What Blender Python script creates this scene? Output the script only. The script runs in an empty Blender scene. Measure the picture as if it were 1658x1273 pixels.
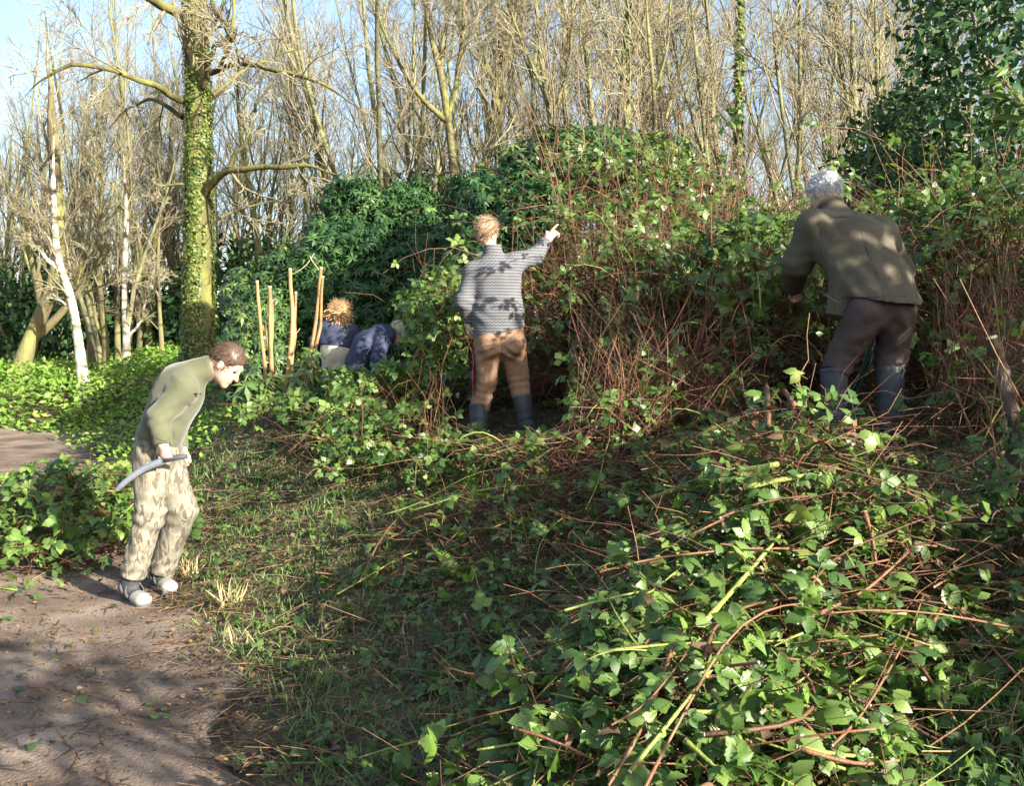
import bpy, math, time
import numpy as np
from mathutils import Matrix, Vector

# ------------------------------------------------------------------ camera, sky, sun, exposure
scene = bpy.context.scene
FPX, CX, CY = 1592.0, 829.0, 636.5            # focal length and centre, in pixels of the photograph
PITCH = math.atan((CY - 557.0) / FPX)
CAM = np.array([0.0, 0.0, 1.55])
cam_data = bpy.data.cameras.new('camera')
cam_data.sensor_width = 36.0
cam_data.lens = 36.0 * FPX / 1658.0
cam_data.clip_start = 0.05
cam_data.clip_end = 2000.0
cam = bpy.data.objects.new('camera', cam_data)
scene.collection.objects.link(cam)
cam.location = CAM
cam.rotation_euler = (math.radians(90) - PITCH, 0, 0)
scene.camera = cam

SUN_EL, SUN_AZ = math.radians(22.0), math.radians(132.0)   # azimuth clockwise from +Y
SUNV = np.array([math.sin(SUN_AZ) * math.cos(SUN_EL), math.cos(SUN_AZ) * math.cos(SUN_EL), math.sin(SUN_EL)])
world = bpy.data.worlds.new('World')
scene.world = world
world.use_nodes = True
wn = world.node_tree.nodes
bg = wn['Background']
sky = wn.new('ShaderNodeTexSky')
sky.sky_type = 'NISHITA'
sky.sun_disc = False
sky.sun_elevation = SUN_EL
sky.sun_rotation = SUN_AZ
sky.air_density = 1.0
sky.dust_density = 2.2
sky.ozone_density = 1.5
bg.inputs['Strength'].default_value = 0.10
world.node_tree.links.new(sky.outputs[0], bg.inputs['Color'])
sun_data = bpy.data.lights.new('sun', 'SUN')
sun_data.energy = 5.0
sun_data.angle = math.radians(0.55)
sun_data.color = (1.0, 0.925, 0.79)
sun = bpy.data.objects.new('sun', sun_data)
scene.collection.objects.link(sun)
sun.rotation_euler = Vector(SUNV).to_track_quat('Z', 'Y').to_euler()
scene.view_settings.view_transform = 'Standard'
scene.view_settings.look = 'None'
scene.view_settings.gamma = 1.0
scene.view_settings.exposure = 1.82
scene.view_settings.use_curve_mapping = False
cy = scene.cycles
cy.max_bounces = 5
cy.diffuse_bounces = 3
cy.glossy_bounces = 2
cy.transmission_bounces = 3
cy.transparent_max_bounces = 4
cy.caustics_reflective = False
cy.caustics_refractive = False
cy.sample_clamp_indirect = 4.0

# ------------------------------------------------------------------ small tools
RNG = np.random.default_rng(11)
def rs(seed): return np.random.default_rng(seed)
def nrm(v): return v / np.maximum(np.linalg.norm(v, axis=-1, keepdims=True), 1e-9)
def V3(*a): return np.array(a, dtype=float)
FW = V3(0, math.cos(PITCH), -math.sin(PITCH)); UPV = V3(0, math.sin(PITCH), math.cos(PITCH)); RT = V3(1, 0, 0)
def at(px, py, d):
    """a point of the place seen at pixel (px, py) of the photograph, d metres deep"""
    return CAM + RT * ((px - CX) / FPX * d) + FW * d - UPV * ((py - CY) / FPX * d)
def project(p):
    q = np.asarray(p) - CAM
    d = q @ FW
    return CX + FPX * (q @ RT) / d, CY - FPX * (q @ UPV) / d, d
_wr = rs(5)
_WK = _wr.normal(size=(12, 3)); _WP = _wr.uniform(0, 6.28, 12)
def wave(p, f=1.0, seed=0):
    """cheap smooth noise in -1..1"""
    p = np.asarray(p, dtype=float) * f + seed * 7.31
    out = 0
    for i in range(12):
        out = out + np.sin(p @ (_WK[i] * (1 + .35 * i)) + _WP[i] + seed) / (1 + .25 * i)
    return out / 4.2

def edge_x(y): return .75 - .47 * y + .10 * np.sin(y * 1.7) + .05 * np.sin(y * 4.1 + 1)
def sdist(x, y): return (x - (.75 - .47 * y)) * .905
def smooth(a, b, t):
    t = np.clip((t - a) / (b - a), 0, 1); return t * t * (3 - 2 * t)
def gz(x, y):
    x = np.asarray(x, float); y = np.asarray(y, float)
    s = sdist(x, y)
    sp = np.log1p(np.exp(np.clip(s * 6, -40, 40))) / 6
    z = 3.0 * (1 - np.exp(-(.115 + .06 * smooth(7.8, 10, y) * (1 - smooth(2, 4.5, s))) * sp))
    z = z + .36 * np.exp(-((s - 1.15) / .8) ** 2 - ((y - 9.2) / 1.7) ** 2)
    left = 1 - smooth(-1, 3, s)
    z = z + left * .62 * smooth(14.8, 19.5, y) + left * .15 * smooth(20, 60, y)
    p = np.stack([x, y, 0 * x], -1)
    z = z + smooth(-.1, .6, s) * (.035 * wave(p, 1.6, 1) + .02 * wave(p, 4.5, 2)) * (1 - smooth(30, 60, y)) + .008 * wave(p, 2.2, 3)
    return z
def heap_h(x, y):
    g = lambda a, cx, cy_, rx, ry: a * np.exp(-((x - cx) / rx) ** 2 - ((y - cy_) / ry) ** 2)
    return g(.86, 1.0, 3.5, .5, .42) + g(.45, .38, 2.85, .55, .45) + g(.26, .22, 2.2, .55, .45) + g(.05, .8, 2.3, .35, .4)
def hit(px, py, surf=gz, d0=1.6, d1=40):
    ds = np.exp(np.linspace(math.log(d0), math.log(d1), 900))
    pts = np.stack([at(px, py, d) for d in ds])
    below = pts[:, 2] < surf(pts[:, 0], pts[:, 1])
    i = int(np.argmax(below)) if below.any() else len(ds) - 1
    return float(ds[i])

# ------------------------------------------------------------------ mesh building
class MB:
    """collects geometry for ONE mesh"""
    def __init__(s): s.v = []; s.q = []; s.t = []; s.r = []; s.n = 0
    def add(s, V, quads=None, tris=None, rnd=0.5):
        V = np.asarray(V, float).reshape(-1, 3)
        if quads is not None and len(quads): s.q.append(np.asarray(quads, np.int64).reshape(-1, 4) + s.n)
        if tris is not None and len(tris): s.t.append(np.asarray(tris, np.int64).reshape(-1, 3) + s.n)
        s.v.append(V)
        s.r.append(np.broadcast_to(np.asarray(rnd, float), (len(V),)) if np.ndim(rnd) == 0 else np.asarray(rnd, float))
        s.n += len(V)
        return s
    def mesh(s, name, mat, smooth_=True, origin=(0, 0, 0)):
        V = np.concatenate(s.v) - np.asarray(origin, float)
        Q = np.concatenate(s.q) if s.q else np.zeros((0, 4), np.int64)
        T = np.concatenate(s.t) if s.t else np.zeros((0, 3), np.int64)
        me = bpy.data.meshes.new(name)
        me.vertices.add(len(V)); me.vertices.foreach_set('co', V.astype(np.float32).ravel())
        nl = 4 * len(Q) + 3 * len(T)
        me.loops.add(nl)
        me.loops.foreach_set('vertex_index', np.concatenate([Q.ravel(), T.ravel()]).astype(np.int32))
        me.polygons.add(len(Q) + len(T))
        st = np.concatenate([np.arange(len(Q)) * 4, 4 * len(Q) + np.arange(len(T)) * 3]).astype(np.int32)
        me.polygons.foreach_set('loop_start', st)
        try: me.polygons.foreach_set('loop_total', np.concatenate([np.full(len(Q), 4), np.full(len(T), 3)]).astype(np.int32))
        except Exception: pass
        if smooth_: me.polygons.foreach_set('use_smooth', np.ones(len(Q) + len(T), bool))
        at_ = me.attributes.new('rnd', 'FLOAT', 'POINT')
        at_.data.foreach_set('value', np.concatenate(s.r).astype(np.float32))
        me.update(); me.validate()
        if mat is not None: me.materials.append(mat)
        return me
    def obj(s, name, mat, parent=None, smooth_=True, origin=(0, 0, 0), **kw):
        return link(name, s.mesh(name, mat, smooth_, origin), parent, **kw)
def link(name, data, parent=None, loc=None, **props):
    o = bpy.data.objects.new(name, data)
    scene.collection.objects.link(o)
    if parent is not None: o.parent = parent
    if loc is not None: o.location = loc
    for k, v in props.items(): o[k] = v
    return o
def thing(name, loc, label, cat, group=None):
    o = link(name, None, None, loc, label=label, category=cat)
    o.empty_display_size = .1
    if group: o['group'] = group
    return o
def copy_tree(o, parent=None):
    c = o.copy(); scene.collection.objects.link(c); c.parent = parent
    for ch in list(o.children): copy_tree(ch, c)
    return c

def tubes(mb, P, R, s=5, rnd=.5, cap=False):
    """P (B,n,3) centre lines, R (B,n) radii"""
    P = np.asarray(P, float); R = np.asarray(R, float)
    if P.ndim == 2: P = P[None]; R = R[None]
    if cap:
        P = np.concatenate([P[:, :1], P, P[:, -1:]], 1); R = np.concatenate([R[:, :1] * 0 + 1e-5, R, R[:, -1:] * 0 + 1e-5], 1)
    B, n, _ = P.shape
    T = np.gradient(P, axis=1) if n > 2 else np.repeat(P[:, 1:] - P[:, :1], 2, 1)
    T = nrm(T)
    m = P[:, -1] - P[:, 0]
    ref = np.eye(3)[np.argmin(np.abs(m), 1)][:, None, :]
    U = nrm(np.cross(T, np.broadcast_to(ref, T.shape))); W = np.cross(T, U)
    a = np.arange(s) / s * 2 * math.pi
    V = P[:, :, None] + R[:, :, None, None] * (np.cos(a)[None, None, :, None] * U[:, :, None] + np.sin(a)[None, None, :, None] * W[:, :, None])
    b = np.arange(B)[:, None, None]; i = np.arange(n - 1)[None, :, None]; j = np.arange(s)[None, None, :]; j2 = (j + 1) % s
    base = b * n * s
    q = np.stack([base + i * s + j, base + i * s + j2, base + (i + 1) * s + j2, base + (i + 1) * s + j], -1)
    r = rnd if np.ndim(rnd) == 0 else np.repeat(np.asarray(rnd), n * s)
    mb.add(V.reshape(-1, 3), quads=q.reshape(-1, 4), rnd=r)
def sample_line(P, t):
    """P (B,n,3), t (B,) in 0..1"""
    n = P.shape[1]; f = np.clip(t, 0, .9999) * (n - 1); i = f.astype(int); w = (f - i)[:, None]; b = np.arange(len(P))
    return P[b, i] * (1 - w) + P[b, i + 1] * w, nrm(P[b, i + 1] - P[b, i])
def walk(g, start, dirn, L, n, wig, up=0.0, droop=0.0):
    P = np.zeros((len(start), n, 3)); P[:, 0] = start; d = nrm(dirn); st = (np.asarray(L) / (n - 1))[:, None]
    for i in range(1, n):
        P[:, i] = P[:, i - 1] + d * st
        d = nrm(d + g.normal(size=d.shape) * wig + np.array([0, 0, up - droop * i / n]))
    return P
def grow(g, P, R, k, t0, t1, ang, lr, n, wig, up, rr=.6, tip=.3, rmin=.0, droop=0.0):
    """children branches of the lines P"""
    idx = np.repeat(np.arange(len(P)), k); N = len(idx)
    t = g.uniform(t0, t1, N) if t0 < t1 else np.full(N, t0)
    p, tan = sample_line(P[idx], t)
    nn = P.shape[1]; f = np.clip(t, 0, .9999) * (nn - 1); i = f.astype(int); w = f - i
    r = R[idx, i] * (1 - w) + R[idx, i + 1] * w
    ln = np.linalg.norm(np.diff(P, axis=1), axis=2).sum(1)[idx]
    L = ln * lr * (1.15 - .7 * t) * g.uniform(.6, 1.25, N)
    perp = nrm(np.cross(tan, g.normal(size=(N, 3))))
    a = np.asarray(ang) * g.uniform(.7, 1.3, N)
    d = tan * np.cos(a)[:, None] + perp * np.sin(a)[:, None] + np.array([0, 0, up])
    C = walk(g, p, d, L, n, wig, up * .25, droop)
    r0 = np.maximum(r * rr * g.uniform(.7, 1.1, N), rmin)
    CR = np.maximum(r0[:, None] * np.linspace(1, tip, n)[None], rmin * .7)
    return C, CR

def place(mb, pos, head, norm, size, Tv, Tq=None, Tt=None, rnd=None, width=None):
    """copies of a small template (x along head, y across, z along norm)"""
    pos = np.asarray(pos, float); N = len(pos)
    if N == 0: return
    a = nrm(head); c = norm - (norm * a).sum(1, keepdims=True) * a; c = nrm(c + 1e-6); b = np.cross(c, a)
    sz = np.broadcast_to(np.asarray(size, float), (N,))[:, None, None]
    wy = 1 if width is None else np.asarray(width)[:, None, None]
    V = pos[:, None] + sz * (Tv[None, :, 0:1] * a[:, None] + wy * Tv[None, :, 1:2] * b[:, None] + Tv[None, :, 2:3] * c[:, None])
    k = len(Tv); off = (np.arange(N) * k)[:, None, None]
    r = RNG.uniform(0, 1, N) if rnd is None else np.broadcast_to(np.asarray(rnd, float), (N,))
    mb.add(V.reshape(-1, 3), None if Tq is None else (np.asarray(Tq)[None] + off).reshape(-1, 4),
           None if Tt is None else (np.asarray(Tt)[None] + off).reshape(-1, 3), rnd=np.repeat(r, k))

# leaf templates ----------------------------------------------------
def leaf_template(n=7, w=.30, serr=.12, fold=.10, droop=.18, peak=.45):
    xs = np.linspace(0, 1, n); V = []; Q = []; T = []
    pw = math.log(.5) / math.log(peak)
    for i, x in enumerate(xs):
        hw = w * math.sin(math.pi * x ** pw) ** .95 if 0 < x < 1 else .004
        hw *= 1 + (serr if i % 2 else -serr)
        z = -droop * x * x
        V += [(x, 0, z), (x - .05 * (i % 2) * serr * 5, hw, z + fold * hw / w * .5), (x - .05 * (i % 2) * serr * 5, -hw, z + fold * hw / w * .5)]
    for i in range(n - 1):
        a, b = 3 * i, 3 * i + 3
        Q += [(a, b, b + 1, a + 1), (b, a, a + 2, b + 2)]
    return np.array(V), np.array(Q)
def join_templates(parts):
    V = []; Q = []; n = 0
    for (v, q), M_ in parts:
        v = v @ M_[:, :3].T + M_[:, 3]; V.append(v); Q.append(q + n); n += len(v)
    return np.concatenate(V), np.concatenate(Q)
def rz(a, s=1, t=(0, 0, 0), tilt=0):
    c, s_ = math.cos(a), math.sin(a); ct, st = math.cos(tilt), math.sin(tilt)
    R_ = np.array([[c, -s_, 0], [s_, c, 0], [0, 0, 1]]) @ np.array([[ct, 0, st], [0, 1, 0], [-st, 0, ct]])
    return np.concatenate([R_ * s, np.array(t)[:, None]], 1)
def stalk(L=.5, r=.012):
    V = []; Q = []
    for i, x in enumerate((0, L)):
        for k in range(3): V.append((x, r * math.cos(k * 2.094), r * math.sin(k * 2.094)))
    for k in range(3): Q.append((k, (k + 1) % 3, 3 + (k + 1) % 3, 3 + k))
    return np.array(V), np.array(Q)
def diamond(w, fold=.1, droop=.15): return np.array([(0, 0, 0), (.45, w, fold * .5), (1, 0, -droop), (.45, -w, fold * .5)]), np.array([(0, 3, 2, 1)])
def trifoliate(n, w, serr, fold, droop, spread=1.15, st=True):
    lf = leaf_template(n, w, serr, fold, droop) if n > 2 else diamond(w, fold, droop)
    return join_templates(([(stalk(.45), rz(0))] if st else []) + [(lf, rz(0, .62, (.45, 0, 0), .1)), (lf, rz(spread, .52, (.36, .01, 0), .15)), (lf, rz(-spread, .52, (.36, -.01, 0), .15))])
TRI_NEAR = [trifoliate(9, .36, .12, .20, .22), trifoliate(9, .40, .10, .08, .42, 1.3), trifoliate(9, .33, .13, .38, .10, 1.0), trifoliate(9, .38, .12, -.14, .35, 1.2)]
TRI_MID = [trifoliate(3, .36, 0, .15, .2, 1.15, False), trifoliate(3, .40, 0, .05, .35, 1.3, False)]
TRI_LOW = trifoliate(2, .34, 0, .15, .2, 1.15, False)
LEAF_1 = leaf_template(3, .30, 0, .15, .25)
LEAF_N = leaf_template(7, .34, .10, .15, .2)
QUAD_LEAF = (np.array([(0, 0, 0), (.5, .26, .06), (1, 0, -.08), (.5, -.26, .06)]), np.array([(0, 3, 2, 1)]))
def whorl(k, w, droop):
    lf = diamond(w * 1.1, .12, droop)
    g = rs(k); return join_templates([(lf, rz(i * 2 * math.pi / k + g.uniform(-.3, .3), g.uniform(.8, 1.1), (0, 0, 0), g.uniform(-.35, .35))) for i in range(k)])
WHORL = [whorl(7, .13, .25), whorl(6, .15, .4)]
IVY = (np.array([(0, 0, 0), (.25, .5, .05), (.55, .28, 0), (1, 0, -.1), (.55, -.28, 0), (.25, -.5, .05)]), np.array([(0, 3, 2, 1), (0, 5, 4, 3)]))
BLADE = (np.array([(0, .03, 0), (0, -.03, 0), (.4, .026, .04), (.4, -.026, .04), (.75, .018, -.04), (.75, -.018, -.04), (1, 0, -.22)]), None)
BLADE_Q = np.array([(0, 1, 3, 2), (2, 3, 5, 4)]); BLADE_T = np.array([(4, 5, 6)])

# ------------------------------------------------------------------ materials
MATS = {}
def mat(name, cols, scale=6.0, rough=.8, bump=0.0, bscale=40.0, src='noise', mix=.5, trans=0.0, spec=.35, stretch=None, pos=None, metal=0.0, sheen=0.0, detail=5.0, coord='Object'):
    m = bpy.data.materials.new(name); m.use_nodes = True
    nt = m.node_tree; N = nt.nodes; L = nt.links
    p = N['Principled BSDF']; out = N['Material Output']
    tc = N.new('ShaderNodeTexCoord'); vec = tc.outputs[coord]
    if stretch:
        mp = N.new('ShaderNodeMapping'); mp.inputs['Scale'].default_value = stretch
        L.new(vec, mp.inputs['Vector']); vec = mp.outputs[0]
    nz = N.new('ShaderNodeTexNoise'); nz.inputs['Scale'].default_value = scale; nz.inputs['Detail'].default_value = detail
    L.new(vec, nz.inputs['Vector'])
    fac = nz.outputs['Fac']
    st = N.new('ShaderNodeMapRange'); st.inputs[1].default_value = .3; st.inputs[2].default_value = .7
    L.new(fac, st.inputs[0]); fac = st.outputs[0]
    if src in ('attr', 'object'):
        if src == 'attr':
            an = N.new('ShaderNodeAttribute'); an.attribute_name = 'rnd'; rv = an.outputs['Fac']
        else:
            an = N.new('ShaderNodeObjectInfo'); rv = an.outputs['Random']
        mx = N.new('ShaderNodeMix'); mx.inputs[0].default_value = mix
        L.new(rv, mx.inputs[2]); L.new(fac, mx.inputs[3]); fac = mx.outputs[0]
    cr = N.new('ShaderNodeValToRGB'); el = cr.color_ramp.elements
    k = len(cols); pos = pos or [i / max(k - 1, 1) for i in range(k)]
    while len(el) < k: el.new(.5)
    for e, c, q in zip(el, cols, pos): e.position = q; e.color = (*c, 1)
    L.new(fac, cr.inputs[0]); L.new(cr.outputs[0], p.inputs['Base Color'])
    p.inputs['Roughness'].default_value = rough
    p.inputs['Specular IOR Level'].default_value = spec
    p.inputs['Metallic'].default_value = metal
    if sheen: p.inputs['Sheen Weight'].default_value = sheen
    if bump:
        b2 = N.new('ShaderNodeTexNoise'); b2.inputs['Scale'].default_value = bscale; b2.inputs['Detail'].default_value = 4
        L.new(vec, b2.inputs['Vector'])
        bn = N.new('ShaderNodeBump'); bn.inputs['Strength'].default_value = bump; bn.inputs['Distance'].default_value = .02
        L.new(b2.outputs['Fac'], bn.inputs['Height']); L.new(bn.outputs[0], p.inputs['Normal'])
    if trans:
        tr = N.new('ShaderNodeBsdfTranslucent'); ms = N.new('ShaderNodeMixShader'); ms.inputs[0].default_value = trans
        hs = N.new('ShaderNodeHueSaturation'); hs.inputs['Value'].default_value = 1.6; hs.inputs['Saturation'].default_value = 1.1
        L.new(cr.outputs[0], hs.inputs['Color']); L.new(hs.outputs[0], tr.inputs['Color'])
        L.new(p.outputs[0], ms.inputs[1]); L.new(tr.outputs[0], ms.inputs[2]); L.new(ms.outputs[0], out.inputs['Surface'])
    MATS[name] = m
    return m
g1, g2, g3, gy = (.035, .085, .018), (.075, .16, .03), (.14, .25, .05), (.30, .30, .05)
M_BRAM = mat('bramble_leaf', [(.025, .06, .016), (.055, .11, .024), (.095, .165, .034), (.17, .25, .06), (.30, .31, .10)], 14, .42, src='attr', mix=.22, trans=.32, spec=.5, pos=[0, .3, .6, .88, 1])
M_BRAMO = mat('bramble_leaf_single', [(.03, .07, .018), (.065, .13, .026), (.11, .19, .036), (.185, .275, .06), (.33, .33, .10)], 14, .40, src='object', mix=.25, trans=.32, spec=.5, pos=[0, .3, .6, .9, 1], bump=.15, bscale=60)
M_RHOD = mat('evergreen_leaf', [(.022, .05, .016), (.04, .085, .024), (.075, .135, .035), (.17, .21, .06)], 6, .42, src='attr', mix=.2, trans=.12, spec=.5)
M_HOLLY = mat('holly_leaf', [(.014, .04, .016), (.025, .07, .022), (.042, .095, .026), (.085, .14, .04)], 6, .5, src='attr', mix=.2, trans=.12, spec=.3)
M_IVY = mat('ivy_leaf', [(.03, .06, .015), (.075, .12, .025), (.15, .19, .045), (.26, .27, .08)], 9, .45, src='attr', mix=.25, trans=.2)
M_HERB = mat('nettle_leaf', [(.06, .14, .02), (.12, .23, .035), (.19, .31, .05), (.30, .36, .09)], 3, .55, src='attr', mix=.3, trans=.3)
M_GRASS = mat('grass_blade', [(.06, .125, .03), (.11, .20, .05), (.17, .26, .075), (.36, .33, .17)], 3, .6, src='attr', mix=.25, trans=.25)
M_DRY = mat('dry_stalk', [(.05, .032, .02), (.11, .065, .036), (.20, .125, .066), (.34, .25, .14)], 5, .8, src='attr', mix=.25)
M_DEADLEAF = mat('dead_leaf', [(.05, .032, .02), (.10, .06, .034), (.17, .10, .052), (.26, .18, .10)], 6, .75, src='attr', mix=.3, trans=.1)
M_REDCANE = mat('brown_cane', [(.035, .02, .015), (.10, .046, .026), (.18, .083, .042), (.27, .165, .09)], 9, .55, bump=.3, bscale=120, src='attr', mix=.4)
M_GRNCANE = mat('green_cane', [(.11, .14, .03), (.19, .23, .05), (.30, .32, .09)], 7, .5, bump=.3, bscale=140, src='attr', mix=.4)
M_CUT = mat('cut_wood', [(.48, .42, .26), (.62, .56, .38)], 30, .7)
M_TWIG = mat('twig_bark', [(.085, .072, .045), (.17, .148, .09), (.27, .24, .148), (.38, .345, .23)], 1.5, .85, src='attr', mix=.4)
M_BARK = mat('mossy_bark', [(.06, .05, .03), (.13, .11, .055), (.17, .17, .06), (.24, .25, .08)], 2.2, .9, bump=.9, bscale=22, stretch=(1, 1, .35))
M_BARKG = mat('grey_bark', [(.065, .06, .038), (.125, .12, .068), (.175, .178, .082), (.22, .24, .09)], 2.5, .9, bump=.8, bscale=25, stretch=(1, 1, .4))
M_BARKO = mat('oak_bark', [(.035, .03, .018), (.08, .07, .028), (.12, .12, .035), (.18, .19, .05)], 3.0, .92, bump=1.0, bscale=18, stretch=(1, 1, .45))
M_BIRCH = mat('birch_bark', [(.07, .06, .045), (.24, .22, .16), (.44, .41, .34), (.55, .52, .46)], 3.0, .8, bump=.5, bscale=30, stretch=(1, 1, 2.6), pos=[.12, .36, .62, 1])
M_SOIL = mat('bank_soil', [(.035, .026, .018), (.06, .045, .028), (.09, .07, .04), (.12, .09, .055)], 3.5, .95, bump=1, bscale=30, spec=.15)
# ------------------------------------------------------------------ the setting: ground and path
def grid_mesh(name, X, Y, Z, m, **kw):
    ny, nx = X.shape
    i = np.arange(ny - 1)[:, None]; j = np.arange(nx - 1)[None]
    q = np.stack([i * nx + j, i * nx + j + 1, (i + 1) * nx + j + 1, (i + 1) * nx + j], -1).reshape(-1, 4)
    return MB().add(np.stack([X, Y, Z], -1), quads=q).obj(name, m, **kw)
def axis(lo, hi, a, b, st):
    far_lo = a - np.geomspace(.3, a - lo, 26)[::-1]; far_hi = b + np.geomspace(.3, hi - b, 26)
    return np.concatenate([far_lo, np.arange(a, b + 1e-6, st), far_hi])
gx, gy_ = axis(-400, 400, -12, 9, .16), axis(-80, 700, -2, 22, .16)
GX, GY = np.meshgrid(gx, gy_)
ground = grid_mesh('ground', GX, GY, gz(GX, GY), M_SOIL, kind='structure', label='dark earth bank rising from the path into the wood')

M_PATH = mat('path_earth', [(.078, .056, .041), (.138, .102, .076), (.20, .152, .114), (.28, .218, .168)], 2.3, .92, bump=.6, bscale=70, spec=.2, detail=9)
nt = M_PATH.node_tree; N = nt.nodes; L = nt.links
vo = N.new('ShaderNodeTexVoronoi'); vo.inputs['Scale'].default_value = 42; vo.inputs['Randomness'].default_value = 1
tc = [n for n in N if n.type == 'TEX_COORD'][0]; L.new(tc.outputs['Object'], vo.inputs['Vector'])
lt = N.new('ShaderNodeMath'); lt.operation = 'LESS_THAN'; lt.inputs[1].default_value = .22
L.new(vo.outputs['Distance'], lt.inputs[0])
sep = N.new('ShaderNodeSeparateColor'); L.new(vo.outputs['Color'], sep.inputs[0])
gt = N.new('ShaderNodeMath'); gt.operation = 'GREATER_THAN'; gt.inputs[1].default_value = .62; L.new(sep.outputs[0], gt.inputs[0])
mu = N.new('ShaderNodeMath'); mu.operation = 'MULTIPLY'; L.new(lt.outputs[0], mu.inputs[0]); L.new(gt.outputs[0], mu.inputs[1])
cr = [n for n in N if n.type == 'VALTORGB'][0]
mx = N.new('ShaderNodeMix'); mx.data_type = 'RGBA'
L.new(mu.outputs[0], mx.inputs[0]); L.new(cr.outputs[0], mx.inputs[6])
ch = N.new('ShaderNodeValToRGB'); ch.color_ramp.elements[0].color = (.33, .28, .23, 1); ch.color_ramp.elements[1].color = (.12, .085, .06, 1)
L.new(sep.outputs[1], ch.inputs[0]); L.new(ch.outputs[0], mx.inputs[7])
L.new(mx.outputs[2], N['Principled BSDF'].inputs['Base Color'])

py_ = np.arange(-2.5, 17.2, .09); pc = np.linspace(0, 1, 90)
PX = (edge_x(py_) + .42)[:, None] - 7.5 * (1 - pc[None]) ** 1.3
PY = np.repeat(py_[:, None], len(pc), 1)
pp = np.stack([PX, PY, 0 * PX], -1)
toedge = (edge_x(PY) + .42 - PX)
PZ = gz(PX, PY) + .014 + .010 * wave(pp, 3.1, 6) + .005 * wave(pp, 9, 7) - .07 * (1 - smooth(0, .7, toedge + .28 * wave(pp, 1.9, 8) + .12 * wave(pp, 7, 4))) - .08 * smooth(16.0, 17.1, PY + .3 * wave(pp, 2, 9))
grid_mesh('path', PX, PY, PZ, M_PATH, kind='structure', label='trodden brown earth path curving away at lower left')

# ------------------------------------------------------------------ trees
GT = 'bare trees of the wood behind the bramble bank'
def tree_proto(seed, kind):
    """returns (trunk mesh, crown mesh) about 10 m tall, base at origin"""
    g = rs(seed)
    tr, cr_ = MB(), MB()
    if kind == 'coppice':
        k = int(g.integers(4, 7)); az = np.arange(k) * 2 * math.pi / k + g.uniform(-.5, .5, k)
        st = np.stack([np.cos(az) * .16, np.sin(az) * .16, 0 * az - .3], 1)
        tilt = g.uniform(.10, .30, k)
        d = np.stack([np.cos(az) * tilt, np.sin(az) * tilt, 1 + 0 * az], 1)
        P = walk(g, st, d, g.uniform(8.5, 11.5, k), 16, .045, .03)
        R = g.uniform(.045, .08, k)[:, None] * np.linspace(1, .16, 16)[None] ** .9
    elif kind == 'pole':
        P = walk(g, np.array([[0, 0, -.3]]), np.array([[g.uniform(-.08, .08), g.uniform(-.08, .08), 1]]), np.array([11.]), 20, .04, .02)
        R = (.09 * np.linspace(1, .12, 20) ** .9)[None]
    else:  # spreading crown
        P = walk(g, np.array([[0, 0, -.3]]), np.array([[g.uniform(-.1, .1), g.uniform(-.1, .1), 1]]), np.array([8.5]), 16, .05, .02)
        R = (.14 * np.linspace(1, .2, 16))[None]
    tubes(tr, P, R, 8)
    k1 = {'coppice': 7, 'pole': 26, 'spread': 18}[kind]
    P1, R1 = grow(g, P, R, k1, .22 if kind != 'pole' else .25, .97, .55 if kind != 'spread' else .8, .38 if kind == 'coppice' else (.26 if kind == 'pole' else .55), 8, .09, .22, .45, .25, .009)
    tubes(tr if kind == 'spread' else cr_, P1, R1, 5, rnd=g.uniform(0, .6, len(P1)))
    P2, R2 = grow(g, P1, R1, 7, .15, .98, .6, .5, 6, .14, .14, .55, .3, .005)
    tubes(cr_, P2, R2, 4, rnd=g.uniform(.1, .8, len(P2)))
    P3, R3 = grow(g, P2, R2, 7, .1, 1.0, .65, .55, 3, .2, .08, .7, .4, .0036)
    tubes(cr_, P3, R3, 3, rnd=g.uniform(.2, 1, len(P3)))
    return tr, cr_
PROTOS = {}
for kind, seeds, mt in (('coppice', (21, 22, 23), M_BARKG), ('pole', (31, 32, 33), M_BARKG), ('spread', (41, 42), M_BARK)):
    PROTOS[kind] = []
    for sd in seeds:
        t, c = tree_proto(sd, kind)
        PROTOS[kind].append((t.mesh('trunk', mt), c.mesh('crown', M_TWIG)))
_np = {'coppice': 0, 'pole': 0, 'spread': 0}
def put_tree(kind, x, y, scale, rot, label, name='bare_tree', tilt=(0, 0), group=GT, ivy=False, which=None):
    i = _np[kind] if which is None else which; _np[kind] += 1
    t, c = PROTOS[kind][i % len(PROTOS[kind])]
    o = thing(name, (x, y, float(gz(x, y)) - .05), label, 'tree', group)
    o.scale = (scale, scale, scale); o.rotation_euler = (tilt[0], tilt[1], rot)
    link('trunk', t, o); link('crown', c, o, kind='stuff')
    return o

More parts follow.
